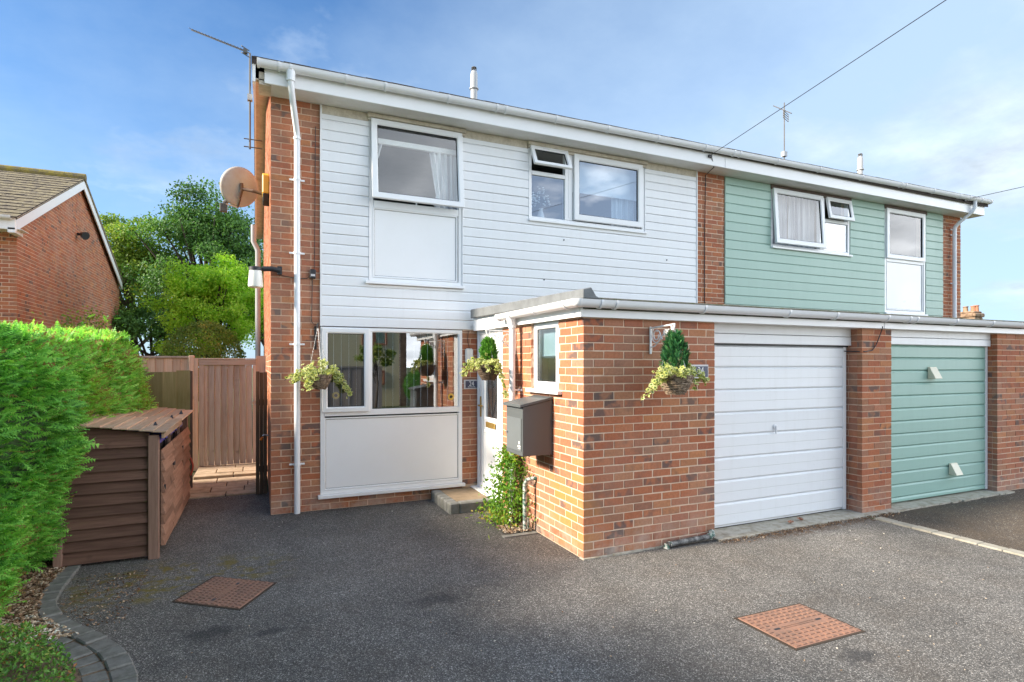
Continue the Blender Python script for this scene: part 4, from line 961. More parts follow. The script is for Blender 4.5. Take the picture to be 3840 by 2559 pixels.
# tap pipe, hooks on the side wall
# aerials
def aerial_mast(t, x, y, z0, z1):
    MB().tube([(x, y, z0), (x, y, z1)], .014, 8).build('mast', MT['alu'], t)
t = thing('television_aerial', 'long toothed television aerial on a mast at the left gable', 'aerial', (-2.78, 5.2, 5.3))
aerial_mast(t, -2.775, 5.2, 5.05, 6.52)
a0 = Vector((-2.79, 5.2, 6.52)); a1 = Vector((-3.62, 5.85, 7.02)); dvec = a1 - a0
MB().tube([a0, a1], .009, 6).build('boom', MT['alu'], t)
crs = Vector((.55, .75, .1)).normalized(); b = MB()
for k_ in range(17):
    p = a0 + dvec*(.10 + .9*k_/16); L = .07 - .0012*k_; b.tube([p - crs*L + Vector((0,0,.012)), p + crs*L + Vector((0,0,.012))], .0045, 5)
b.build('elements', MT['alu'], t)
b = MB(); p = a0 + dvec*.06
for q in (-1, 1): b.tube([p + Vector((0,0,.05*q)) - crs*.09, p + Vector((0,0,.05*q)) + crs*.09], .008, 5)
b.box(p.x-.03, p.y-.03, p.z-.03, p.x+.03, p.y+.03, p.z+.03); b.build('reflector_bars', MT['alu'], t)
b = MB(); b.box(-2.81, 5.16, 5.79, -2.74, 5.24, 5.88); b.build('amplifier_box', MT['pipe_grey'], t)
b = MB()
for z in (5.20, 5.08): b.tube([(-2.86, 5.2, z), (-2.60, 5.2, z)], .008, 6)
b.build('mast_bracket', MT['alu'], t)
t = thing('television_aerial', 'small television aerial on a thin mast above the green house roof', 'aerial', (9.57, 6.0, 6.3))
aerial_mast(t, 9.55, 6.0, 6.2, 8.40); b = MB()
for (dz, L) in ((0, .18), (.06, .18), (.12, .16), (.18, .18)): b.tube([(9.60-L, 6.0-L*.4, 7.98+dz), (9.60+L, 6.0+L*.4, 7.98+dz)], .008, 5)
for xx in (-.17, .17): b.tube([(9.60+xx, 6.0+xx*.4, 7.98), (9.60+xx, 6.0+xx*.4, 8.16)], .008, 5)
b.build('element_array', MT['alu'], t); MB().tube([(9.57, 5.8, 8.05), (9.62, 6.4, 8.5)], .012, 6).build('boom', MT['alu'], t); MB().box(9.49, 5.95, 7.03, 9.60, 6.05, 7.15).build('amplifier_box', MT['pipe_grey'], t)
# telephone wires and their pole
def wire(name, a, c, sag, lab, r=.005):
    a, c = Vector(a), Vector(c); pts = [a.lerp(c, q/24) - Vector((0,0,sag*4*(q/24)*(1-q/24))) for q in range(25)]
    b = MB(); b.tube(pts, r, 5); b.box(a.x-.03, a.y-.02, a.z-.03, a.x+.03, a.y+.03, a.z+.01); tag(b.build(name, MT['black']), lab, 'wire', 'overhead telephone wires')

# ------------------------------------------------------------------ parcel box
t = thing('parcel_box', 'dark grey parcel box with sloping lid fixed to the porch side wall', 'parcel box', (-.17, .78, .86))
b = MB(); b.add([(-.33,.58,.86),(0,.58,.86),(0,.97,.86),(-.33,.97,.86),(-.33,.58,1.338),(0,.58,1.405),(0,.97,1.405),(-.33,.97,1.338)], [(0,3,2,1),(4,5,6,7),(0,1,5,4),(1,2,6,5),(2,3,7,6),(3,0,4,7)]); b.build('box_body', MT['greybox'], t, bevel=.004)
b = MB(); b.add([(-.365,.565,1.335),(0,.565,1.408),(0,.985,1.408),(-.365,.985,1.335),(-.362,.567,1.362),(0,.567,1.434),(0,.983,1.434),(-.362,.983,1.362)], [(0,3,2,1),(4,5,6,7),(0,1,5,4),(1,2,6,5),(2,3,7,6),(3,0,4,7)]); b.build('box_lid', MT['greybox'], t, bevel=.003)
bd = MB().box(-.337, .605, .905, -.3305, .95, 1.225).build('box_door', MT['greydoor'], t, bevel=.002)
MB().lathe([(.010,0),(.010,.01)], (0,0,0), 10)
lk = MB(); lk.lathe([(.011,0),(.009,.014)], (0,0,0), 12); lk.v = [(-.337-p[2], .925+p[0], 1.07+p[1]) for p in lk.v]; lk.build('lock', MT['steel'], bd)
lg = MB(); lg.frame(SID(-.3372))
lg.prism([(.632,.982),(.645,.968),(.658,.982),(.655,.998),(.645,1.004),(.635,.998)], 0, .0008)
for (a_, b_, c_, d_) in ((.615,.945,.678,.955), (.620,.955,.640,.963), (.648,.955,.672,.962), (.615,.928,.670,.935)): lg.lbox(a_, b_, c_, d_, 0, .0008)
lg.build('printed_emblem', MT['white'], bd)

# ------------------------------------------------------------------ doorstep, standpipe, drain pipe
t = thing('doorstep', 'low concrete doorstep with grey kerb edging below the front door', 'step', (-.3, 2.3, 0))
b = MB(); b.add([(-.61,1.955,0),(-.045,1.955,0),(-.045,1.985,.105),(-.60,1.985,.105)], [(0,1,2,3)])
for i in range(6): y0 = 1.955 + i*.135; MB().box(-.62, y0+.002, -.02, -.50, y0+.132, .125+random.uniform(-.002,.002)).build('kerb_block', MT['step_kerb'], t, bevel=.014)
MB().box(-.4985, 1.957, -.02, -.052, 2.075, .124).build('kerb_front', MT['step_kerb'], t, bevel=.014)
MB().box(-.4985, 2.077, -.02, -.052, 2.765, .118).build('step_top', MT['step_top'], t, bevel=.004)
t = thing('standpipe', 'flaking white and green tap pipe rising beside the climbing plant', 'pipe', (-.11, 1.0, 0))
MB().tube([(-.115, .98, 0), (-.115, .98, .50), (-.10, .975, .54), (-.06, .96, .555), (.0, .94, .56)], .022, 10).build('riser_pipe', MT['flaking'], t, smooth=True)
MB().tube([(-.06, 1.03, 0), (-.06, 1.03, .13)], .02, 8).build('stub_pipe', MT['flaking'], t)
t = thing('drain_pipe', 'short black pipe with peeling white ends along the foot of the garage pier', 'pipe', (1.15, -.06, 0))
MB().tube([(.90, -.055, .035), (1.20, -.057, .045), (1.45, -.058, .052)], .026, 10).build('pipe_run', MT['blackpipe'], t, smooth=True)
MB().tube([(.885, -.055, .0), (.89, -.055, .03), (.925, -.055, .037)], .031, 10).build('pipe_elbow', MT['flaking'], t); MB().tube([(1.40, -.058, .05), (1.455, -.05, .06), (1.47, -.02, .085)], .032, 10).build('pipe_elbow', MT['flaking'], t)
b = MB(); b.box(-.40, .86, -.01, -.02, .93, .012); tag(b.build('edging_strip', MT['step_kerb']), kind='structure')

# ------------------------------------------------------------------ manhole covers
def cover(corners, lab, rows, cols):
    c = [Vector((x, y, 0)) for x, y in corners]; ctr = sum(c, Vector())/4
    t = thing('manhole_cover', lab, 'manhole cover', ctr, 'rusty manhole covers')
    e1 = (c[1]-c[0]); e2 = (c[3]-c[0])
    def fr(a, b_, z): p = c[0] + e1*a + e2*b_; return (p.x, p.y, z)
    def slab(a0, b0, a1, b1, z0, z1): return [fr(a0,b0,z0), fr(a1,b0,z0), fr(a1,b1,z0), fr(a0,b1,z0), fr(a0,b0,z1), fr(a1,b0,z1), fr(a1,b1,z1), fr(a0,b1,z1)]
    m_ = MB(); m_.hexa(slab(-.035,-.035,1.035,1.035,-.01,.003)); m_.build('cover_rim', MT['soil'], t)
    m_ = MB(); m_.hexa(slab(0,0,1,1,-.005,.007)); m_.build('cover_plate', MT['rustcover'], t, bevel=.002)
    g = MB()
    for i in range(cols):
        for j in range(rows):
            a, b_ = (i+.5)/cols, (j+.5)/rows
            if abs(b_-.5) < .07 and .2 < a < .8: continue
            if math.hypot(a-.18, (b_-.5)) < .07 or math.hypot(a-.82, b_-.5) < .07: continue
            w_, h_ = .30/cols, .27/rows; sft = .12/cols*(1 if j % 2 else -1)
            g.hexa(slab(a-w_+sft, b_-h_, a+w_+sft, b_+h_, .007, .0115))
    g.hexa(slab(.25,.47,.75,.49,.007,.010)); g.hexa(slab(.25,.51,.75,.53,.007,.010)); tag(g.build('cast_relief', MT['rustdark'], t), kind='stuff')
    for a in (.18, .82):
        q = MB(); q.hexa(slab(a-.042,.478,a+.042,.522,.007,.0078)); q.build('key_hole', MT['black'], t)
cover([(-3.23,.45),(-2.99,.87),(-2.515,.49),(-2.79,.11)], 'rusty manhole cover set askew near the bin store', 13, 12)
cover([(.35,-1.46),(.94,-1.47),(.93,-1.925),(.36,-1.92)], 'rusty manhole cover set square in front of the white garage', 12, 11)

# ------------------------------------------------------------------ kerb setts
kb = thing('kerb_edging', 'curving edge of grey setts between the planting bed and the driveway', 'kerb', (-3.9, .6, 0))
kpts = [Vector(p) for p in ((-4.10,1.95),(-4.06,1.55),(-4.05,1.10),(-4.03,.82),(-3.96,.60),(-3.86,.40),(-3.71,.19),(-3.58,.02),(-3.44,-.21),(-3.345,-.42),(-3.30,-.56),(-3.26,-.74),(-3.23,-1.0),(-3.23,-1.4),(-3.26,-1.9),(-3.3,-2.5))]
def polyline(pts, step):
    out = []; d = 0; need = 0
    for a, b_ in zip(pts[:-1], pts[1:]):
        L = (b_-a).length
        while need <= d + L + 1e-9:
            u = (need-d)/L; out.append((a.lerp(b_, u), (b_-a).normalized())); need += step
        d += L
    return out
def setts(root, pts, step, width, off, mat, name='kerb_sett', h=.022):
    P_ = polyline(pts, step)
    for (p, d1), (q, d2) in zip(P_[:-1], P_[1:]):
        n1, n2 = Vector((-d1.y, d1.x)), Vector((-d2.y, d2.x)); g1, g2 = .06, .94
        a, b_ = p.lerp(q, g1), p.lerp(q, g2); z = h + random.uniform(-.005,.005)
        na, nb = n1.lerp(n2, .1), n1.lerp(n2, .9)
        c = [a - na*(-off), b_ - nb*(-off), b_ - nb*(-off - width), a - na*(-off - width)]
        m_ = MB(); m_.hexa([(v.x, v.y, -.03) for v in c] + [(v.x + random.uniform(-.004,.004), v.y + random.uniform(-.004,.004), z) for v in c]); m_.build(name, mat, root, bevel=.008)
setts(kb, kpts, .165, -.125, .0, MT['sett']); setts(kb, kpts[6:], .15, -.12, -.13, MT['sett'], h=.018)
kr = thing('kerb_edging', 'straight row of pale setts dividing the two driveways', 'kerb', (3.78, -1, 0))
for i in range(30):
    y = -.17 - i*.205; MB().box(3.715+random.uniform(-.004,.004), y-.198, -.03, 3.845+random.uniform(-.004,.004), y, .012+random.uniform(-.003,.003)).build('kerb_sett', MT['sett_pale'], kr, bevel=.006)

# ------------------------------------------------------------------ path, gate and fences
pv = bpy.data.objects.new('garden_path', None); COL.objects.link(pv); pv.location = (-3.1, 5, 0); ROOTLOC[pv.name] = Vector((-3.1,5,0)); tag(pv, kind='structure')
random.seed(11)
rows = [(4.06,.26,[.50,.47]), (4.33,.34,[.30,.42,.24]), (4.68,.30,[.48,.28,.20]), (4.99,.36,[.34,.62]), (5.36,.22,[.55,.42]), (5.59,.40,[.30,.38,.28]), (6.0,.30,[.56,.40]), (6.31,.5,[.4,.56])]
for (y, dp_, ws) in rows:
    x = -3.56; z = .018 if y < 5.3 else .062
    for q in ws:
        MB().box(x+.006, y+.006, -.03, x+q-.006, y+dp_-.008, z+random.uniform(-.004,.004)).build('paving_slab', MT['slab'], pv, bevel=.006); x += q
MB().box(-3.6, 4.07, -.04, -2.54, 8, .002).build('path_bed', MT['soil'], pv)
g = thing('garden_gate', 'brown boarded garden gate with a ring handle beside the house', 'gate', (-3.1, 6.3, 0))
gy = 6.30
for i in range(7): 
    x0 = -3.42 + i*.0955; MB().hexa([(x0,gy+.016,.07),(x0+.091,gy-.006,.07),(x0+.091,gy+.02,.07),(x0,gy+.02,.07),(x0,gy+.016,1.74),(x0+.091,gy-.006,1.74),(x0+.093,gy+.02,1.74),(x0,gy+.02,1.74)]).build('gate_board', MT['wood_gate'], g)
MB().box(-3.555, gy-.02, .075, -3.475, gy+.02, 1.74).build('gate_stile', MT['wood_gate'], g, bevel=.003); MB().box(-3.472, gy-.002, .072, -3.425, gy+.018, 1.735).build('gate_stile', MT['wood_gate'], g)
MB().box(-2.745, gy-.022, .075, -2.69, gy+.02, 1.74).build('gate_stile', MT['wood_gate'], g, bevel=.003)
MB().box(-3.555, gy-.023, 1.742, -2.69, gy+.02, 1.835).build('gate_rail', MT['wood_gate_x'], g, bevel=.003); MB().box(-3.565, gy-.03, 1.837, -2.68, gy+.03, 1.855).build('gate_cap', MT['wood_gate_x'], g, bevel=.003)
rg = MB(); rg.tube([(-2.715 + .038*math.cos(q/16*2*math.pi), gy-.04, 1.10 + .038*math.sin(q/16*2*math.pi)) for q in range(16)], .006, 6, closed=True); rg.box(-2.73, gy-.045, 1.132, -2.70, gy-.02, 1.15); rg.build('ring_handle', MT['steel'], g)
f = thing('garden_fence', 'pale tall board fence left of the garden gate', 'fence', (-4.5, 6.35, 0), 'back garden fences')
for i in range(16):
    x0 = -3.70 - (i+1)*.118; MB().hexa([(x0,gy+.03,.0),(x0+.116,gy+.02,.0),(x0+.116,gy+.04,.0),(x0,gy+.04,.0),(x0,gy+.03,1.86),(x0+.116,gy+.02,1.86),(x0+.116,gy+.04,1.86),(x0,gy+.04,1.86)]).build('fence_board', MT['wood_fence'], f)
MB().box(-5.6, gy-.01, 1.862, -3.70, gy+.06, 1.89).build('fence_cap', MT['wood_gate_x'], f)
MB().box(-3.695, gy-.03, 0, -3.62, gy+.05, 1.90).build('fence_post', MT['wood_fence'], f, bevel=.004); MB().box(-3.618, gy-.032, 0, -3.566, gy+.05, 1.855).build('gate_post', MT['wood_fence'], f, bevel=.004)
f = thing('garden_fence', 'olive green stained board fence behind the bin store', 'fence', (-4, 4.75, 0), 'back garden fences')
for i in range(7):
    x0 = -3.535 - (i+1)*.168; zt = 1.655 + random.uniform(-.008,.008) + (0 if i else .012)
    MB().hexa([(x0,4.745,.0),(x0+.172,4.732,.0),(x0+.172,4.76,.0),(x0,4.76,.0),(x0,4.745,zt),(x0+.172,4.732,zt),(x0+.172,4.76,zt),(x0,4.76,zt)]).build('fence_board', MT['wood_olive'], f)
MB().box(-3.532, 4.73, 0, -3.505, 4.80, 1.66).build('fence_edge', MT['brown_timber'], f)
f = thing('fence_stub', 'short dark weathered fence stub against the house wall', 'fence', (-2.62, 4, 0))
for i, (x0, x1, zt) in enumerate(((-2.69,-2.645,1.66),(-2.642,-2.60,1.645),(-2.597,-2.55,1.65))): MB().box(x0, 3.95+i*.004, .01, x1, 3.985+i*.004, zt).build('fence_board', MT['wood_dark'], f, bevel=.003)
MB().box(-2.685, 3.99, .3, -2.545, 4.03, .38).build('fence_rail', MT['wood_dark'], f); MB().box(-2.685, 3.99, 1.2, -2.545, 4.03, 1.28).build('fence_rail', MT['wood_dark'], f)
f = thing('fence_filler', 'narrow upright board filling the gap between gate and house', 'fence', (-2.6, 6.3, 0)); MB().box(-2.692, gy+.003, 0, -2.54, gy+.019, 1.90).build('filler_board', MT['wood_gate'], f)
b = MB(); b.tube([(-2.535, 3.9, .80), (-2.59, 3.9, .81), (-2.61, 3.9, .80)], .010, 6); t = thing('wall_tether', 'orange plastic tether hanging from a hook low on the house wall', 'tether', (-2.6, 3.9, .75)); b.build('hook', MT['steel'], t)
b = MB(); b.lathe([(.008,-.02),(.018,-.008),(.015,.01),(.008,.02)], (-2.625, 3.9, .755), 8); b.lathe([(.006,-.012),(.013,0),(.006,.012)], (-2.612, 3.88, .78), 8); b.build('orange_toggle', MT['orange'], t)

# ------------------------------------------------------------------ bin store
bs = thing('bin_store', 'dark brown timber bin store with overlapping boards and a plank lid', 'bin store', (-3.87, 2.8, 0))
x0b, x1b, y0b, y1b = -4.26, -3.48, 1.60, 3.95
for k_ in range(11):
    z = .03 + k_*.0985; zt = z + .112; q1, q2 = random.uniform(-.007,.007), random.uniform(-.007,.007); d1 = random.uniform(-.004,.003)
    MB().hexa([(x0b+.06,y0b+.004+d1,z+q1),(x1b-.085,y0b+.004-d1,z+q2),(x1b-.085,y0b+.05,z),(x0b+.06,y0b+.05,z),(x0b+.06,y0b+.040,zt),(x1b-.085,y0b+.040,zt),(x1b-.085,y0b+.05,zt),(x0b+.06,y0b+.05,zt)]).build('clapboard', MT['wood_bin_x'], bs, bevel=.002)
MB().hexa([(x0b+.06,y0b+.03,1.10),(x1b-.085,y0b+.03,1.10),(x1b-.085,y0b+.05,1.10),(x0b+.06,y0b+.05,1.10),(x0b+.06,y0b+.034,1.225),(x1b-.085,y0b+.034,1.135),(x1b-.085,y0b+.05,1.135),(x0b+.06,y0b+.05,1.225)]).build('clapboard', MT['wood_bin_x'], bs)
MB().box(x0b, y0b-.008, -.02, x0b+.065, y0b+.06, 1.13).build('corner_post', MT['wood_bin_z'], bs, bevel=.005)
MB().box(x1b-.088, y0b-.014, -.005, x1b-.004, y0b+.055, 1.115).build('corner_post', MT['wood_bin_z'], bs, bevel=.005)
MB().box(x1b-.07, y1b-.06, 0, x1b-.004, y1b, 1.12).build('corner_post', MT['wood_bin_z'], bs); MB().box(x0b, y1b-.03, 0, x1b-.07, y1b, 1.12).build('back_panel', MT['wood_bin_x'], bs); MB().box(x0b, y0b+.06, 0, x0b+.02, y1b-.03, 1.2).build('side_panel', MT['wood_bin_z'], bs)
random.seed(21)
for k_ in range(9):                                        # planked front with open doors sagging a little
    z = .085 + k_*.098; cuts = [y0b+.085, 2.36+random.uniform(-.03,.03), 3.12+random.uniform(-.04,.04), y1b-.065]
    sg = -.006*k_
    for i in range(3):
        ya, yb = cuts[i]+.003, cuts[i+1]-.003; dz = random.uniform(-.006,.006); o1 = .004*((k_+i) % 2)
        tp = z+.104 if k_ < 8 else z + .09
        MB().hexa([(x1b+.034+o1,ya,z+dz),(x1b+.034+o1,yb,z+dz),(x1b-.004,yb,z+dz),(x1b-.004,ya,z+dz),(x1b+.006+o1,ya,tp+dz),(x1b+.006+o1,yb,tp+dz),(x1b-.004,yb,tp+dz),(x1b-.004,ya,tp+dz)]).build('front_plank', MT['wood_bin_y'], bs, bevel=.002)
for y in (2.36, 3.12): MB().box(x1b-.03, y-.012, .9, x1b-.006, y+.012, 1.13).build('divider', MT['wood_bin_z'], bs)
for (y, z) in ((1.72,.62),(2.34,.745),(2.40,.735),(3.1,.80)): MB().box(x1b+.018, y-.018, z-.02, x1b+.034, y+.018, z+.02).build('hinge', MT['black'], bs)
for k_ in range(9):                                        # lid boards run front to back and lap downhill
    xa = -3.435 - (k_+1)*.098; xb = xa + .112; za, zb = 1.232 - (8-k_)*.0118, 1.232 - (8-k_)*.0118
    zl = 1.132 + (k_+1)*.0135; zr = 1.132 + k_*.0135 + .006; ye = y1b + .05 + random.uniform(-.02,.02); yf = y0b - .055 + random.uniform(-.012,.012)
    mid = 2.6 + random.uniform(-.3,.3)
    for (p, q) in ((yf, mid-.002), (mid+.002, ye)):
        MB().hexa([(xa,p,zl),(xb,p,zr),(xb,q,zr+.012),(xa,q,zl+.012),(xa,p,zl+.010),(xb,p,zr+.016),(xb,q,zr+.028),(xa,q,zl+.022)]).build('lid_board', MT['wood_lid_y'], bs, bevel=.002)
MB().box(-3.46, y0b-.03, 1.085, -3.44, 2.9, 1.132).build('lid_edge', MT['wood_lid_y'], bs)
for (x, y) in ((-3.56,1.95),(-3.52,2.75),(-3.5,3.4)):
    q = MB(); q.hexa([(x-.02,y-.03,1.16),(x+.02,y-.03,1.155),(x+.02,y+.03,1.158),(x-.02,y+.03,1.163),(x-.004,y-.004,1.205),(x+.004,y-.004,1.205),(x+.004,y+.004,1.205),(x-.004,y+.004,1.205)]); q.build('hinge_bolt', MT['black'], bs)
for (ya, yb, mm, lab) in ((1.75,2.28,'black','dark wheelie bin inside the bin store nearest the front post'),(2.42,3.02,'blue','blue lidded bin inside the middle bay of the bin store'),(3.2,3.8,'black','dark wheelie bin inside the far bay of the bin store')):
    bt = thing('wheelie_bin', lab, 'bin', (-3.85, (ya+yb)/2, 0), 'bins in the store'); MB().hexa([(-4.08,ya+.04,.02),(-3.60,ya+.04,.02),(-3.60,yb-.04,.02),(-4.08,yb-.04,.02),(-4.12,ya,.98),(-3.54,ya,.98),(-3.54,yb,.98),(-4.12,yb,.98)]).build('bin_body', MT['black'], bt); MB().box(-4.13, ya-.01, .985, -3.525, yb+.01, 1.03).build('bin_lid', MT['blue'] if True else MT[mm], bt, bevel=.01)
hs = MB(); hs.tube([(-3.44+.03*math.sin(q/8*math.pi), 3.78, .36 + .22*q/8) for q in range(9)], .010, 6); tag(hs.build('hose_loop', MT['red']), 'red hose loop hanging at the far end of the bin store', 'hose')

# ------------------------------------------------------------------ foliage generators
def unit(n): v = RNG.normal(size=(n, 3)); return v/np.linalg.norm(v, axis=1, keepdims=True)
def leaves(P, size, N=None, asp=.55, fold=.12, up=0.0):
    """rhombic leaves (2 triangles each) at points P"""
    n = len(P); d = unit(n); d[:, 2] -= up; d /= np.linalg.norm(d, axis=1, keepdims=True)
    nn = unit(n) if N is None else N + unit(n)*.7
    s = np.cross(d, nn); s /= np.linalg.norm(s, axis=1, keepdims=True) + 1e-9
    L = (size*RNG.uniform(.6, 1.3, n))[:, None]; b = np.cross(s, d)*fold*L
    V = np.stack([P, P + d*L*.45 + s*L*asp*.5 + b, P + d*L, P + d*L*.45 - s*L*asp*.5 + b], 1).reshape(-1, 3)
    Q = np.arange(n*4).reshape(n, 4); Fq = np.concatenate([Q[:, [0,1,2]], Q[:, [0,2,3]]], 1).reshape(-1, 3)
    return V, Fq
def vnoise(P, s, seed=0):
    r = np.zeros(len(P)); g = np.random.default_rng(seed)
    for o_ in range(4):
        k = g.normal(size=(3, 3))*s*(1.9**o_); ph = g.uniform(0, 6.28, 3)
        r += np.sin(P @ k + ph).prod(1)*(.6**o_)
    return r
def tree(name, lab, base, h, crown_c, crown_r, n, size, mat, clumps=70, trunk_r=.14, group=None, seed=1, gap=.55, cs=.17):
    g = np.random.default_rng(seed); t = thing(name, lab, 'tree', base, group)
    C = np.array(crown_c); Rr = np.array(crown_r)
    u = g.normal(size=(clumps, 3)); u /= np.linalg.norm(u, axis=1, keepdims=True); u[:, 2] = np.where(u[:, 2] < -.55, -u[:, 2], u[:, 2])
    rad = g.uniform(.35, 1.0, clumps)**.6; cc = C + u*rad[:, None]*Rr*g.uniform(.82, 1.08, (clumps, 1))
    per = g.multinomial(n, g.dirichlet(np.ones(clumps)*4)); P = []; T_ = []
    for c, k in zip(cc, per):
        q = g.normal(size=(k, 3)); q /= np.linalg.norm(q, axis=1, keepdims=True); q *= (g.uniform(0, 1, k)**.45)[:, None]
        q *= Rr.mean()*cs*g.uniform(1.2, 2.3); q[:, 2] *= .62; P.append(c + q); T_.append(np.full(k, g.uniform(.15, .85)) + g.normal(size=k)*.16)
    P = np.concatenate(P); T_ = np.clip(np.concatenate(T_), 0, 1)
    N = P - C; N /= np.linalg.norm(N, axis=1, keepdims=True) + 1e-6
    V, Fq = leaves(P, size, N, .62, .1, .3); npmesh('crown', V, Fq, mat, t, np.repeat(T_, 2))
    b = MB(); B = Vector(base); top = Vector((C[0], C[1], C[2]))
    b.tube([B, B.lerp(top, .5) + Vector((.1,0,0)), top + Vector((0,0,Rr[2]*.4))], [trunk_r, trunk_r*.75, trunk_r*.25], 9)
    for c in cc[::3]:
        s_ = B.lerp(top, g.uniform(.45, .95)); e_ = Vector(c); b.tube([s_, s_.lerp(e_, .5) + Vector((0,0,.15)), e_], [trunk_r*.4, trunk_r*.25, trunk_r*.08], 5)
    b.build('trunk', MT['bark'], t, smooth=True); return t
TG = 'trees behind the garden fence'
tree('broadleaf_tree', 'tall dark green tree behind the satellite dish', (-4.4, 20.5, 0), 8, (-4.5, 20.5, 5.2), (2.5, 2.3, 3.2), 34000, .115, MT['leaf_dark'], 100, .20, TG, 4)
tree('broadleaf_tree', 'loose olive green tree beside the brick gable', (-7.2, 22.5, 0), 7, (-7.3, 22.5, 4.7), (2.4, 2.2, 2.9), 28000, .115, MT['leaf_mid'], 85, .2, TG, 9)
tree('broadleaf_tree', 'dark tree mostly hidden behind the house side wall', (-2.0, 24, 0), 7, (-2.2, 24, 4.6), (2.0, 2.0, 3.3), 15000, .13, MT['leaf_dark'], 60, .2, TG, 12)
tree('broadleaf_tree', 'low dark undergrowth tree under the olive green one', (-6.0, 19, 0), 4, (-6.1, 19, 2.2), (2.6, 1.3, 1.7), 17000, .105, MT['leaf_dark'], 60, .14, TG, 15)
tree('golden_tree', 'bright yellow green tree beyond the garden gate', (-3.9, 13.6, 0), 5, (-3.75, 13.6, 3.05), (1.5, 1.3, 1.8), 32000, .08, MT['leaf_yellow'], 110, .12, None, 22, cs=.13)
t = thing('clipped_shrub', 'round clipped olive shrub in front of the yellow green tree', 'shrub', (-3.75, 10.9, 0))
u = unit(13000); rad = .85*(1 + .04*vnoise(u*3, 1.2, 3)); P = np.array([-3.82, 11.0, 1.83]) + u*rad[:, None]*np.array([1.0, .95, 1.12])*RNG.uniform(.90, 1.02, (13000, 1))
V, Fq = leaves(P, .055, u, .6); npmesh('crown', V, Fq, MT['leaf_shrub'], t, np.repeat(np.clip(.5 + .3*vnoise(P, 2.2, 5) + RNG.normal(size=13000)*.15, 0, 1), 2)); MB().tube([(-3.8, 11, 0), (-3.8, 11, 1.2)], .06, 8).build('trunk', MT['bark'], t)
def bush(name, lab, c, r, n, size, mat, group=None, clumps=14):
    t = thing(name, lab, 'shrub', (c[0], c[1], 0), group); g = np.random.default_rng(int(abs(c[0]*100)))
    cc = np.array(c) + g.normal(size=(clumps, 3))*np.array(r)*.55; P = cc[g.integers(0, clumps, n)] + g.normal(size=(n, 3))*np.array(r)*.28
    V, Fq = leaves(P, size, None, .5); npmesh('foliage', V, Fq, mat, t, np.repeat(np.clip(g.uniform(.1, 1, n), 0, 1), 2))
    b = MB(); [b.tube([(c[0], c[1], 0), (c[0]*.5+q[0]*.5, c[1]*.5+q[1]*.5, c[2]*.6), tuple(q)], [.015, .01, .004], 5) for q in cc]; b.build('stems', MT['bark'], t); return t
bush('garden_shrub', 'thin upright shrub in front of the brick gable', (-5.95, 9.9, 2.25), (.28, .28, .5), 1100, .07, MT['leaf_mid'], 'shrubs behind the hedge')
bush('garden_shrub', 'low straggly shrub at the far corner of the brick gable', (-5.55, 10.6, 1.95), (.32, .3, .28), 700, .07, MT['leaf_mid'], 'shrubs behind the hedge')

# ------------------------------------------------------------------ conifer hedge
hd_ = thing('conifer_hedge', 'bright green feathery conifer hedge along the left boundary', 'hedge', (-4.9, 1.5, 0))
def hedge_surf(Y, Zr):                       # X of the hedge face at a height: bulges out above the bin store, tucks in low down
    z = Zr
    face = -4.24 + .18*np.exp(-((z-1.35)/.55)**2) - .10*np.exp(-((z-.05)/.25)**2)
    return face + .07*np.sin(Y*2.1+.6) + .05*np.sin(Y*4.7+z*3) 
def hedge_top(Y): return 2.01 - .13*np.clip((2.4-Y)/1.6, 0, 1) + .05*np.sin(Y*1.9) + .035*np.sin(Y*5.3+1) + .5*np.clip((-.1-Y)/1.3, 0, 1)  # last term heightens the unseen near end to lengthen its shadow on the drive
Ya, Yb = -3.4, 5.15
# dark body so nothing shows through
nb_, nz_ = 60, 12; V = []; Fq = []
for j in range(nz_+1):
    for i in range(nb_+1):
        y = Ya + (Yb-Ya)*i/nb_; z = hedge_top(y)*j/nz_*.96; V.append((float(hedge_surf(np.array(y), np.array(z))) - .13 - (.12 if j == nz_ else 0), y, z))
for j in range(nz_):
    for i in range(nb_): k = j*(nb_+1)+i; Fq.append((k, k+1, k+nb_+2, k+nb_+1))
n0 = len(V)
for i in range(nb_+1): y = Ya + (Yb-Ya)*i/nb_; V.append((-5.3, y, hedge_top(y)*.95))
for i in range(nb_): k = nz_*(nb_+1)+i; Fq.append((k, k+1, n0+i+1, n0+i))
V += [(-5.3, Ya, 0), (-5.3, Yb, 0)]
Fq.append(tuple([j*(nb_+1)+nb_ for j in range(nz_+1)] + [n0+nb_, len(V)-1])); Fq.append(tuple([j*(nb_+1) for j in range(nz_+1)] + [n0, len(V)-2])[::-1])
b = MB(); b.add(V, Fq); b.build('hedge_core', MT['leaf_cone'] if False else plain('hedge_inner_foliage', (.030,.062,.016), 0.95, dirt=.4, sc=14), hd_, fix=False)
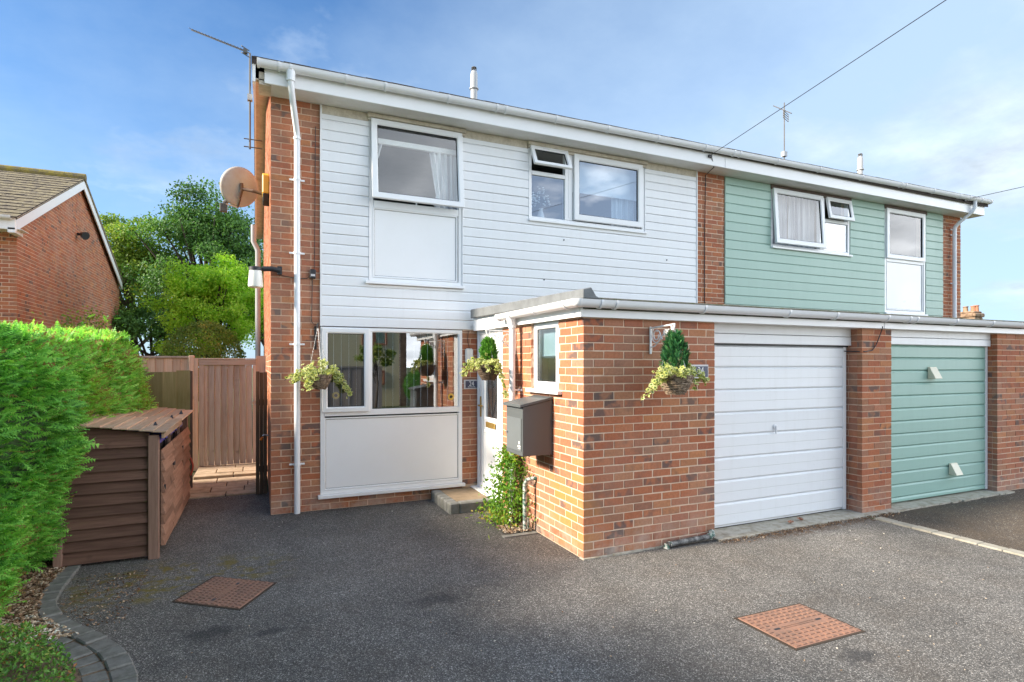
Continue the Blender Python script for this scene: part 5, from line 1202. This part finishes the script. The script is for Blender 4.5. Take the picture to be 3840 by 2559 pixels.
def sprays(P, Dd, L, rng, tl):
    """flat feathery sprays: axis plus paired leaflets"""
    n = len(P); up = np.tile(np.array([0, 0, 1.0]), (n, 1)) + rng.normal(size=(n, 3))*.5
    S = np.cross(Dd, up); S /= np.linalg.norm(S, axis=1, keepdims=True) + 1e-9
    tri = []; tt = []
    for k in range(1, 6):
        a = k/5.5; w_ = .42*(1 - a*.75)
        for sg in (-1, 1):
            base = P + Dd*(L*a*.85)[:, None]; tip = base + (Dd*.55 + S*sg*.85)*(L*w_)[:, None]; wd = Dd*(L*.10)[:, None]
            droop = np.zeros_like(P); droop[:, 2] = -L*.05*k*.3
            tri.append(np.stack([base - wd*.4, base + wd, tip + droop], 1)); tt.append(tl - .20 + .085*k + rng.normal(size=n)*.12)
    tri.append(np.stack([P - S*(L*.05)[:, None], P + S*(L*.05)[:, None], P + Dd*(L*1.05)[:, None]], 1)); tt.append(tl + .18)
    T_ = np.concatenate(tri); return T_.reshape(-1, 3), np.arange(len(T_)*3).reshape(-1, 3), np.clip(np.concatenate(tt), 0, 1)
n = 40000
Yp = np.concatenate([RNG.uniform(Ya, Yb, 4000), RNG.uniform(.1, Yb, n-4000)]); top = RNG.uniform(0, 1, n) < .22
zt = hedge_top(Yp); Zp = np.where(top, zt + RNG.normal(size=n)*.02, RNG.uniform(.06, 1, n)*zt)
Xp = hedge_surf(Yp, Zp); Xp = np.where(top, Xp - .05 - RNG.uniform(0, 1, n)**1.5*1.0, Xp - RNG.uniform(-.03, .14, n))
rd = np.clip((Zp - (zt - .16))/.16, 0, 1)*(~top); Xp -= rd**2*.14
Pp = np.stack([Xp, Yp, Zp], 1); end = RNG.uniform(0, 1, n) < .05
Pp[end, 1] = Yb + RNG.uniform(-.05, .06, end.sum()); Pp[end, 0] -= RNG.uniform(0, .9, end.sum())
lump = vnoise(Pp, 1.5, 8); lump2 = vnoise(Pp, 4.0, 11)
Pp[:, 0] += np.where(top, 0, (lump*.075 + lump2*.06)); Pp[:, 2] += np.where(top, lump*.05, 0)
Dn = np.stack([np.where(top, .25, .9), np.full(n, -.15), np.where(top, .95, .30)], 1); Dn[end] = (.2, .95, .3)
Dn += RNG.normal(size=(n, 3))*.36 + np.stack([lump2*.1, lump*.45, lump2*.35], 1); Dn /= np.linalg.norm(Dn, axis=1, keepdims=True)
Ls = RNG.uniform(.045, .125, n)*np.where(RNG.uniform(0, 1, n) < .02, 1.7, 1); tl = np.clip(.46 + lump2*.30 + RNG.normal(size=n)*.20, 0, .92); tl[RNG.uniform(0, 1, n) < .012] = 1.0
keepm = ~((lump2 < -.62) & (~top) & (RNG.uniform(0, 1, n) < .75)); Pp, Dn, Ls, tl = Pp[keepm], Dn[keepm], Ls[keepm], tl[keepm]
V, Fq, T_ = sprays(Pp, Dn, Ls, RNG, tl); npmesh('foliage', V, Fq, MT['hedge'], hd_, T_)

# ------------------------------------------------------------------ planting bed
bd_ = MB(); poly = [(v.x-.10, v.y) for v in kpts]
bd_.add([(x, y, .010) for x, y in poly] + [(-6.2, y, .012) for x, y in poly], [(i, i+1, len(poly)+i+1, len(poly)+i) for i in range(len(poly)-1)]); tag(bd_.build('planting_bed', MT['bed'], fix=False), kind='structure')
def bed_pts(n, y0, y1, xin=0.0, xw=1.4, bias=1.0):
    ys = RNG.uniform(y0, y1, n); ky = np.array([v.y for v in kpts])[::-1]; kx = np.array([v.x for v in kpts])[::-1]
    return np.interp(ys, ky, kx) - .13 - xin - RNG.uniform(0, 1, n)**bias*xw, ys
def chips(name, xs, ys, z, s0, s1, tint_v, lab=None):
    n = len(xs); P = np.stack([xs, ys, np.full(n, z) + RNG.uniform(0, .012, n)], 1); s = RNG.uniform(s0, s1, n)[:, None]
    d = unit(n); d[:, 2] *= .35; d /= np.linalg.norm(d, axis=1, keepdims=True); e = np.cross(d, unit(n)); e[:, 2] *= .4; e /= np.linalg.norm(e, axis=1, keepdims=True); nn = np.cross(d, e)
    V = np.stack([P + d*s, P - d*s, P + e*s*.6, P - e*s*.6, P + nn*s*.35, P - nn*s*.35], 1).reshape(-1, 3); base = (np.arange(n)*6)[:, None, None]
    Fq = (np.array([(0,2,4),(2,1,4),(1,3,4),(3,0,4),(2,0,5),(1,2,5),(3,1,5),(0,3,5)])[None] + base).reshape(-1, 3)
    return tag(npmesh(name, V, Fq, MT['chips'], None, np.repeat(tint_v, 8)), kind='stuff')
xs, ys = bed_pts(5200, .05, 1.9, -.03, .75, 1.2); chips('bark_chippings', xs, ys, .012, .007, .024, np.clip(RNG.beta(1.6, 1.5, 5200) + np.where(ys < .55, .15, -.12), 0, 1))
n = 22000; xs, ys = bed_pts(n, -2.4, .30, .16, 1.6, 1.0)
edge = np.clip((ys - .05)/.25, 0, 1); mound = .05 + .11*np.clip((np.interp(ys, np.array([v.y for v in kpts])[::-1], np.array([v.x for v in kpts])[::-1]) - .2 - xs)/.35, 0, 1)*(1-edge)
P = np.stack([xs, ys, .012 + mound*RNG.uniform(.25, 1, n)], 1); lum = vnoise(P*np.array([1,1,.2]), 3.5, 17); P[:, 2] += lum*.022
N = np.tile(np.array([0,0,1.0]), (n, 1)); V, Fq = leaves(P, .026, N, .6); tv = np.clip(.42 + lum*.22 + RNG.normal(size=n)*.17, 0, .85); tv[RNG.uniform(0, 1, n) < .04] = .95
tag(npmesh('ground_cover', V, Fq, MT['leaf_cover'], None, np.repeat(tv, 2)), kind='stuff')
# loose bits on the drive
n = 420; xs = RNG.uniform(-4, 3.6, n); ys = RNG.uniform(-3.2, 2.7, n); keep = ~((xs > -.05) & (ys > -.05)); xs, ys = xs[keep], ys[keep]; n = len(xs)
chips('loose_chippings', xs, ys, .002, .003, .010, np.clip(RNG.beta(2.2, .8, n), 0, 1))
n = 900; xs = RNG.uniform(1.5, 4.2, n); ys = -.10 - np.abs(RNG.normal(size=n))*.05; k2 = 500; xs = np.concatenate([xs, RNG.uniform(-4.0, -3.5, k2)]); ys = np.concatenate([ys, RNG.uniform(.2, 1.3, k2)])
chips('leaf_litter', xs, ys, .004, .004, .013, np.clip(RNG.beta(1.1, 2.4, n+k2), 0, 1))
n = 160; xs = RNG.uniform(-.36, -.03, n); ys = RNG.uniform(.94, 1.22, n); chips('pebbles', xs, ys, .018, .014, .028, np.clip(RNG.beta(3, 2, n), .35, .9))
for (x, y, a, lab) in ((2.63,.02,.4,'curled orange leaf on the garage apron nearest the brick pier'),(2.83,.06,1.2,'smaller orange leaf on the garage apron towards the middle'),(-4.28,.62,.3,'bright orange leaf on the bark chippings under the hedge')):
    l_ = MB(); V = []; 
    for i in range(5):
        for j in range(3):
            u_, v_ = i/4 - .5, j/2 - .5; w_ = .030*math.sqrt(max(0, 1 - (u_*1.9)**2)); xx = u_*.085; yy = v_*2*w_
            V.append((x + xx*math.cos(a) - yy*math.sin(a), y + xx*math.sin(a) + yy*math.cos(a), .026 + .05*abs(v_)*.6 + .03*u_*u_))
    Fq = [(i*3+j, i*3+j+1, (i+1)*3+j+1, (i+1)*3+j) for i in range(4) for j in range(2)]; l_.add(V, Fq); o = l_.build('fallen_leaf', MT['terracotta'], fix=False); sm = o.modifiers.new('thickness', 'SOLIDIFY'); sm.thickness = .002; tag(o, lab, 'leaf', 'fallen leaves')

# ------------------------------------------------------------------ climbing plant by the porch
cp = thing('climbing_plant', 'leafy green climber around the white downpipe beside the door', 'plant', (-.2, 1.35, 0))
n = 2500; a = RNG.uniform(0, 1, n); zc = .04 + .80*a**1.25; wdt = np.where(zc < .35, .30, .30 - (zc-.35)*.38)
P = np.stack([-.14 + RNG.normal(size=n)*wdt*.38 - np.clip(.35-zc, 0, 1)*.25, 1.33 + RNG.normal(size=n)*wdt*.55 + np.clip(.4-zc, 0, 1)*.18, zc], 1)
P[:, 0] = np.minimum(P[:, 0], -.012); lum = vnoise(P, 7, 31); kp = lum > -.38; P = P[kp]; lum = lum[kp]
V, Fq = leaves(P, .052, None, .42, .1, .2); npmesh('foliage', V, Fq, MT['leaf_climb'], cp, np.repeat(np.clip(.45 + lum*.3 + np.where(P[:, 2] < .16, .35, 0) + RNG.normal(size=len(P))*.16, 0, 1), 2))
b = MB()
for i in range(16):
    q = P[RNG.integers(0, len(P))]; b.tube([(-.10 + random.uniform(-.06,.04), 1.25 + random.uniform(-.15,.15), .01), (-.12 + random.uniform(-.05,.05), (1.3 + q[1])/2, q[2]*.6), tuple(q)], .004, 4)
b.build('stems', MT['bark'], cp)

# ------------------------------------------------------------------ hanging baskets and brackets
def ivy_mesh():
    """one lobed leaf: green heart, cream rim"""
    ang = [0, 38, 72, 105, 140, 180, 220, 255, 288, 322]; rr = [1.0, .52, .82, .46, .62, .30, .62, .46, .82, .52]
    rim = [(r*math.cos(R(a)), r*math.sin(R(a))) for a, r in zip(ang, rr)]; inner = [(x*.52, y*.52) for x, y in rim]
    return rim, inner
RIM, INN = ivy_mesh()
def ivy(P, N, size, rng):
    n = len(P); base = np.array([(0, 0)] + INN + RIM); m = 10
    tri = [(0, 1+i, 1+(i+1) % m) for i in range(m)] + [(1+i, 1+m+i, 1+m+(i+1) % m) for i in range(m)] + [(1+i, 1+m+(i+1) % m, 1+(i+1) % m) for i in range(m)]
    tri = np.array(tri); N = N/np.linalg.norm(N, axis=1, keepdims=True); t1 = np.cross(N, rng.normal(size=(n, 3))); t1 /= np.linalg.norm(t1, axis=1, keepdims=True); t2 = np.cross(N, t1)
    s = (size*rng.uniform(.55, 1.25, n))[:, None, None]
    V = P[:, None, :] + (base[None, :, 0:1]*t1[:, None, :] + base[None, :, 1:2]*t2[:, None, :] - (base**2).sum(1)[None, :, None]*N[:, None, :]*.18)*s
    Fq = (tri[None] + (np.arange(n)*len(base))[:, None, None]).reshape(-1, 3)
    cream = rng.uniform(.5, 1, n); tv = np.concatenate([np.tile(rng.uniform(0, .45, n)[:, None], (1, m)), np.tile(cream[:, None], (1, 2*m))], 1).ravel()
    return V.reshape(-1, 3), Fq, tv
def basket(lab, c, r, depth, mat, trails, conifer, hang, seed):
    """c: centre of the rim; trails: list of (end offset, sag); hang: point the chains run up to"""
    g = np.random.default_rng(seed); t = thing('hanging_basket', lab, 'hanging basket', (c[0], c[1], c[2]-depth), 'hanging ivy baskets'); C = Vector(c)
    b = MB()
    for k in range(11):
        u_ = k/10; rr = r*(1 - .48*u_**1.6); z = c[2] - depth*u_; ph = g.uniform(0, 6)
        b.tube([(c[0] + rr*(1+.02*math.sin(7*q/20*2*math.pi+ph))*math.cos(q/20*2*math.pi), c[1] + rr*(1+.02*math.sin(7*q/20*2*math.pi+ph))*math.sin(q/20*2*math.pi), z + .004*math.sin(5*q/20*2*math.pi+ph)) for q in range(20)], depth*.062, 6, closed=True)
    for q in range(14):
        a = q/14*2*math.pi; b.tube([(c[0] + r*(1-.48*u_**1.6)*1.03*math.cos(a), c[1] + r*(1-.48*u_**1.6)*1.03*math.sin(a), c[2]+.012 - depth*u_) for u_ in (0, .3, .6, 1)], .006, 5)
    b.build('wicker_bowl', mat, t)
    MB().lathe([(r*.5, -depth*.96), (r*.78, -depth*.6), (r*.95, -.01)], c, 18).build('soil_liner', MT['soil'], t)
    P = []; N = []; stems = MB()
    k = 150; a = g.uniform(0, 6.28, k); rr = r*np.sqrt(g.uniform(.05, 1.25, k)); P.append(np.stack([c[0]+rr*np.cos(a), c[1]+rr*np.sin(a), c[2]+.02+g.uniform(0, .055, k)], 1)); N.append(np.stack([.5*np.cos(a), .5*np.sin(a)-.3, np.ones(k)], 1))
    for (dx, dy, dz, cnt, w_) in trails:
        p0 = C + Vector((dx, dy, 0)).normalized()*r*.8 + Vector((0,0,.03)); p2 = C + Vector((dx, dy, dz)); p1 = p0.lerp(p2, .5) + Vector((0,0,.06 + abs(dz)*.25))
        uu = g.uniform(0, 1, cnt)[:, None]; q = (1-uu)**2*np.array(p0) + 2*uu*(1-uu)*np.array(p1) + uu**2*np.array(p2)
        P.append(q + g.normal(size=(cnt, 3))*w_*(1 - .55*uu)); N.append(np.tile(np.array([dx*.6, dy*.6-.7, .8]), (cnt, 1)) + g.normal(size=(cnt, 3))*.45)
        stems.tube([p0, p1*.5 + (p0+p2)*.25, p2], .004, 4)
    P = np.concatenate(P); N = np.concatenate(N) + g.normal(size=(len(P), 3))*.25
    V, Fq, tv = ivy(P, N, .030, g); npmesh('ivy', V, Fq, MT['leaf_ivy'], t, tv); stems.build('ivy_stems', MT['bark'], t)
    if conifer:
        hgt, rad, mt = conifer; n = 900; u_ = g.uniform(0, 1, n)**.8; a = g.uniform(0, 6.28, n); prof = rad*np.sin((u_*.78+.22)*math.pi)**.62
        Pc = np.stack([c[0] + prof*np.cos(a)*g.uniform(.7, 1.05, n), c[1] + prof*np.sin(a)*g.uniform(.7, 1.05, n), c[2] + .01 + u_*hgt], 1)
        Dc = np.stack([np.cos(a)*.55, np.sin(a)*.55, np.ones(n)*.9], 1) + g.normal(size=(n, 3))*.25; Dc /= np.linalg.norm(Dc, axis=1, keepdims=True)
        V, Fq, tv = sprays(Pc, Dc, g.uniform(.045, .085, n), g, np.clip(.45 + g.normal(size=n)*.25, 0, 1)); npmesh('conifer_foliage', V, Fq, MT[mt], t, tv)
    ch = MB(); Hp = Vector(hang)
    for q in range(3):
        a = q*2.094 + .6; e_ = C + Vector((r*math.cos(a), r*math.sin(a), 0)); nl = max(8, int((Hp - e_).length/.018))
        for i in range(nl):
            p = e_.lerp(Hp, (i+.5)/nl); d = (Hp - e_).normalized()*.010; s_ = (Vector((.004,0,0)) if i % 2 else Vector((0,.004,0)))
            ch.tube([p - d - s_*0, p - d*.6 + s_, p + d*.6 + s_, p + d, p + d*.6 - s_, p - d*.6 - s_], .0016, 4, closed=True)
    ch.build('chain', MT['steel'], t)
def scroll_bracket(lab, base, out, plate_h, mat, name='basket_bracket', plain_=False):
    """wall bracket: plate, arm and scrolls lying in the plane of `out` and Z"""
    B = Vector(base); O = Vector(out); L = O.length; o_ = O.normalized(); t = thing(name, lab, 'bracket', base, 'hanging basket brackets'); up = Vector((0,0,1)); sd_ = o_.cross(up)
    def pt(a, z): return B + o_*a + up*z
    p = MB(); w_ = .013
    p.hexa([pt(0,-plate_h)-sd_*w_, pt(.012,-plate_h)-sd_*w_, pt(.012,-plate_h)+sd_*w_, pt(0,-plate_h)+sd_*w_, pt(0,.015)-sd_*w_, pt(.012,.015)-sd_*w_, pt(.012,.015)+sd_*w_, pt(0,.015)+sd_*w_]); p.build('wall_plate', mat, t, bevel=.004)
    a_ = MB(); a_.tube([pt(.006, 0), pt(L*.9, .018), pt(L, .02)], .0085, 8); a_.tube([pt(L*.90, .02), pt(L*.93, -.025), pt(L*.985, -.03), pt(L*1.02, .0), pt(L*1.03, .03)], .008, 8); a_.build('arm', mat, t)
    s = MB()
    if not plain_:
        cx, cz, r0 = L*.28, -plate_h*.30, L*.22
        s.tube([pt(cx + r0*(1-.62*q/26)*math.cos(q/26*3.4*math.pi+2.2), cz + r0*1.15*(1-.62*q/26)*math.sin(q/26*3.4*math.pi+2.2)) for q in range(27)], .0055, 6)
        s.tube([pt(.01, -plate_h*.74), pt(L*.20, -plate_h*.70), pt(L*.40, -plate_h*.50), pt(L*.52, -plate_h*.30), pt(L*.66, -plate_h*.22), pt(L*.80, -.02)], .0055, 6)
        cx, cz, r0 = L*.66, -.05, L*.10; s.tube([pt(cx + r0*(1-.6*q/20)*math.cos(q/20*3*math.pi), cz + r0*(1-.6*q/20)*math.sin(q/20*3*math.pi)) for q in range(21)], .005, 6)
        for (a, z) in ((L*.50, -plate_h*.42), (L*.30, -plate_h*.12)): s.lathe([(.002,-.012),(.012,0),(.002,.012)], pt(a, z), 8)
    else: s.tube([pt(.01, -plate_h*.9), pt(L*.35, -plate_h*.55), pt(L*.85, .0)], .006, 6)
    s.build('scroll', mat, t)
scroll_bracket('white scrolled basket bracket on the garage front pier', (.735, -.003, 2.095), (.03, -.30, 0), .245, MT['white'])
scroll_bracket('white scrolled basket bracket on the porch side wall by the downpipe', (-.003, 1.46, 2.115), (-.33, .05, 0), .25, MT['white'])
scroll_bracket('plain black basket bracket on the left brick pier', (-2.035, D-.003, 2.20), (.0, -.29, 0), .27, MT['black'], plain_=True)
basket('grey wicker basket of trailing ivy and dark dwarf conifer on the garage pier', (.785, -.30, 1.645), .150, .155, MT['wicker'], [(-.34,-.10,-.12,80,.035),(-.47,-.12,-.22,34,.018),(-.24,-.14,.02,90,.04),(-.18,-.05,-.05,40,.03),(.34,-.02,-.05,110,.035),(.25,.06,.06,60,.03),(.16,-.10,-.12,14,.02),(-.06,-.16,-.02,40,.03)], (.36, .098, 'leaf_cone'), (.765, -.302, 2.10), 3)
basket('dark wicker basket of ivy and bright dwarf conifer beside the front door', (-.31, 1.52, 1.735), .135, .15, MT['wicker_dark'], [(-.26,.14,-.10,80,.035),(-.16,-.08,-.02,50,.03),(.10,-.26,-.34,90,.022),(.05,-.20,-.05,60,.03),(-.06,-.16,-.06,30,.03)], (.27, .075, 'leaf_bright'), (-.325, 1.51, 2.12), 5)
basket('brown wicker basket overflowing with pale ivy on the left brick pier', (-2.015, 2.49, 1.625), .130, .15, MT['wicker'], [(-.30,-.08,-.06,110,.04),(-.15,-.16,-.15,120,.04),(-.12,-.05,.04,90,.04),(.34,-.05,-.24,150,.03),(.24,.0,-.06,90,.035),(.02,-.05,.16,80,.035),(-.38,-.04,-.05,30,.02)], None, (-2.035, 2.50, 2.19), 8)

# ------------------------------------------------------------------ neighbouring house on the left
NX, NY0, NY1, NR, NE = -7.05, 10.0, 19.25, 14.35, 4.55
N1 = thing('neighbour_house', 'red brick gable house with a mossy tiled roof beyond the hedge', 'house', (-9, 14, 0))
def nz(y): return 4.62 + (min(y, 2*NR - y) - 9.62)*.452
w = MB(); w.add([(NX+0-.008,NY0+.0035,0),(NX-.0035,NY1,0),(NX-.0035,NY1,nz(NY1)-.12),(NX-.0035,NR,nz(NR)-.12),(NX-.0035,NY0+.0035,nz(NY0)-.12),(-16,NY0+.0035,0),(-16,NY1,0),(-16,NY1,nz(NY1)-.12),(-16,NR,nz(NR)-.12),(-16,NY0+.0035,nz(NY0)-.12)], [(0,1,2,3,4),(9,8,7,6,5),(0,4,9,5),(1,6,7,2),(2,7,8,3),(3,8,9,4)]); w.build('wall', MT['mortar'], N1)
nbk = wall_bricks(1, NX, NY0, NY1, 0.9, 6.6, .225, True, out=1, top=lambda y: nz(y)-.10) ; nbf = wall_bricks(0, NY0, -9.2, NX, .9, 4.55, .225, False)
near = [b for b in nbf if b[0] > -7.55] + sorted([b for b in nbk if b[2] > 1.9], key=lambda b: b[1]); put_bricks(near[:298], N1); ids = set(near[:298])
join_bricks([b for b in nbk + nbf if b not in ids], N1)
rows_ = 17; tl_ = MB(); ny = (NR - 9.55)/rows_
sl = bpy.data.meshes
for k_ in range(rows_):                                    # one course of tiles each, lapped; lichen on the tops, edge shade painted in with dark tile colour
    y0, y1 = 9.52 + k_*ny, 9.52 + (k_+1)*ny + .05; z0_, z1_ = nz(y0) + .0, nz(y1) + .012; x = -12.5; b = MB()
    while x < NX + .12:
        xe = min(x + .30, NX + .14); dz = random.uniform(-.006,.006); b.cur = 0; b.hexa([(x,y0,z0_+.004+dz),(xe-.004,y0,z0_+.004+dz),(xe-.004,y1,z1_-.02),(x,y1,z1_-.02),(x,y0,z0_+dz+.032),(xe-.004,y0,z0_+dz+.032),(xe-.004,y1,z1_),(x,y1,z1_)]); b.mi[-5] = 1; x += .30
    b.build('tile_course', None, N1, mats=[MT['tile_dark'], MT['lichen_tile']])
b = MB(); b.hexa([(-16,9.6,nz(9.6)-.05),(NX+.12,9.6,nz(9.6)-.05),(NX+.12,NR,nz(NR)-.05),(-16,NR,nz(NR)-.05),(-16,9.6,nz(9.6)+.0),(NX+.12,9.6,nz(9.6)+.0),(NX+.12,NR,nz(NR)+.0),(-16,NR,nz(NR)+.0)])
b.hexa([(-16,2*NR-9.55,nz(9.55)-.05),(NX+.13,2*NR-9.55,nz(9.55)-.05),(NX+.13,NR,nz(NR)-.05),(-16,NR,nz(NR)-.05),(-16,2*NR-9.55,nz(9.55)+.06),(NX+.13,2*NR-9.55,nz(9.55)+.06),(NX+.13,NR,nz(NR)+.06),(-16,NR,nz(NR)+.06)]); b.build('roof', MT['lichen_tile'], N1)
for i in range(12): xx = NX + .15 - i*.46; MB().tube([(xx-.455, NR, nz(NR)+.035), (xx, NR, nz(NR)+.035)], .10, 10).build('ridge_tile', MT['ridge'], N1)
b = MB()
for (ya, yb) in ((9.60, NR), (2*NR-9.60, NR)):
    za, zb = nz(ya)-.03, nz(yb)-.03; b.hexa([(NX+.09,ya,za-.24),(NX+.115,ya,za-.24),(NX+.115,yb,zb-.24),(NX+.09,yb,zb-.24),(NX+.09,ya,za),(NX+.115,ya,za),(NX+.115,yb,zb),(NX+.09,yb,zb)])
b.build('bargeboard', MT['upvc'], N1)
b = MB()
for (ya, yb) in ((9.60, NR), (2*NR-9.60, NR)):
    za, zb = nz(ya)-.03, nz(yb)-.03; b.hexa([(NX+.08,ya,za+.002),(NX+.125,ya,za+.002),(NX+.125,yb,zb+.002),(NX+.08,yb,zb+.002),(NX+.08,ya,za+.035),(NX+.125,ya,za+.035),(NX+.125,yb,zb+.035),(NX+.08,yb,zb+.035)])
b.build('verge_mortar', MT['concrete'], N1)
b = MB(); b.box(-12, 9.585, 4.36, NX+.10, 9.61, 4.60); b.box(NX-.02, 9.585, 4.30, NX+.099, 9.998, 4.40); b.build('fascia', MT['upvc'], N1, bevel=.004); MB().box(-12, 9.611, 4.375, NX+.19, NY0, 4.385).build('soffit', MT['soffit'], N1)
NG = gutter(N1, -12, NX+.06, 9.52, 4.60, 0)
MB().tube([(-7.80, 9.93, 4.2), (-7.80, 9.93, 0)], .036, 10).build('downpipe', MT['gutter'], N1, smooth=True)
t = thing('security_light', 'small black floodlight high on the neighbouring brick gable', 'light', (NX, 14.1, 5.2)); MB().tube([(NX, 14.15, 5.22), (NX+.12, 14.1, 5.21)], .035, 8).build('light_stem', MT['black'], t); MB().tube([(NX+.10, 14.12, 5.22), (NX+.22, 14.02, 5.16)], [.05, .11], 10).build('light_head', MT['black'], t)

# ------------------------------------------------------------------ distant house with a chimney, right
N2 = thing('distant_house', 'far old brick house of which only the chimney stack shows', 'house', (37.2, 17, 0))
MB().box(33, 15, 0, 42, 21, 3.0).build('wall', MT['stonechim'], N2); b = MB(); b.add([(32.7,14.7,3),(42.3,14.7,3),(42.3,21.3,3),(32.7,21.3,3),(32.7,18,4.3),(42.3,18,4.3)], [(0,1,5,4),(2,3,4,5),(0,4,3),(1,2,5),(0,3,2,1)]); b.build('roof', MT['tile_dark'], N2)
b = MB(); b.box(36.75, 15.6, 2.8, 37.65, 16.5, 4.62); b.box(36.68, 15.53, 4.62, 37.72, 16.57, 4.86); b.box(36.78, 15.63, 4.86, 37.62, 16.47, 4.98); ch_ = b.build('chimney', MT['stonechim'], N2, bevel=.05)
for (x, y, h_, mt) in ((36.98, 16.2, 5.30, 'stonechim'), (37.30, 15.95, 5.32, 'terracotta'), (37.42, 15.85, 5.36, 'terracotta')): MB().lathe([(.14,4.97),(.12,h_-.06),(.15,h_-.04),(.15,h_)], (x, y, 0), 12).build('chimney_pot', MT[mt], ch_)

# ------------------------------------------------------------------ what the panes mirror: across the road behind the camera
P_ = thing('opposite_house', 'cream rendered house with brown windows across the road, seen only as a reflection', 'house', (-1.5, -15, 0))
OY = -14.0
MB().box(-9, OY-7, 0, 2.82, OY, 5.2).build('wall', MT['cream_wall'], P_); MB().box(2.825, OY-7, 0, 3.12, OY+.02, 5.3).build('brick_pier', MT['stonechim'], P_)
b = MB(); b.add([(-9.3,OY+.35,5.2),(3.4,OY+.35,5.2),(3.4,OY-7.3,5.2),(-9.3,OY-7.3,5.2),(-9.3,OY-3.5,7.2),(3.4,OY-3.5,7.2)], [(0,1,5,4),(2,3,4,5),(0,4,3),(1,2,5),(0,3,2,1)]); b.build('roof', MT['tile_dark'], P_)
for (xa, xb, za, zb) in ((1.25, 2.30, 2.55, 4.1), (-2.2, -.6, 2.55, 4.0), (1.3, 2.2, .9, 1.5)):
    wn_ = MB(); wn_.frame(lambda a, b_, c: (a, OY + c, b_)); wn_.ring(xa, za, xb, zb, .08, .0, .05); wn_.lbox((xa+xb)/2-.05, za+.08, (xa+xb)/2+.05, zb-.08, 0, .045); wn_ = wn_.build('window', MT['terracotta'], P_); MB().box(xa+.08, OY+.005, za+.08, xb-.08, OY+.012, zb-.08).build('pane', MT['glass_blue'], wn_)
f = thing('roadside_fence', 'brown boarded fence across the road, seen only as a reflection', 'fence', (-2, -13.2, 0))
for i in range(34): x = -5.2 + i*.21; MB().box(x, -13.22, 0, x+.2, -13.19 + .01*(i % 2), 1.62).build('fence_board', MT['wood_gate'], f)
MB().box(-5.2, -13.24, 1.622, 1.95, -13.16, 1.68).build('fence_cap', MT['wood_gate_x'], f)
tree('olive_tree', 'small grey green standard tree across the road, seen only as a reflection', (1.35, -11.5, 0), 2.4, (1.35, -11.5, 2.0), (.75, .7, .5), 2600, .09, MT['leaf_shrub'], 26, .05, None, 41)
t = thing('topiary_ball', 'clipped dark green topiary across the road, seen only as a reflection', 'shrub', (2.5, -9.6, 0)); u = unit(6000); P = np.array([2.5, -9.6, 1.0]) + u*np.array([.52, .5, .55])*RNG.uniform(.9, 1.02, (6000, 1)); V, Fq = leaves(P, .06, u, .6); npmesh('crown', V, Fq, MT['leaf_bright'], t, np.repeat(RNG.uniform(0, .7, 6000), 2)); MB().tube([(2.5,-9.6,0),(2.5,-9.6,.8)], .05, 8).build('trunk', MT['bark'], t)
MB().tube([(2.1,-14.9,5.4),(2.1,-14.9,6.45)], .03, 8).build('wire_mast', MT['alu'], P_)
wire('telephone_wire', (3.78, 2.46, 5.01), (2.1, -14.9, 6.4), .0, 'black telephone wire rising from the middle of the eaves across the sky', .0048)
wire('telephone_wire', (10.45, 2.42, 5.10), (18.5, -1.4, 7.2), .05, 'black telephone wire leaving the right end of the eaves', .006)
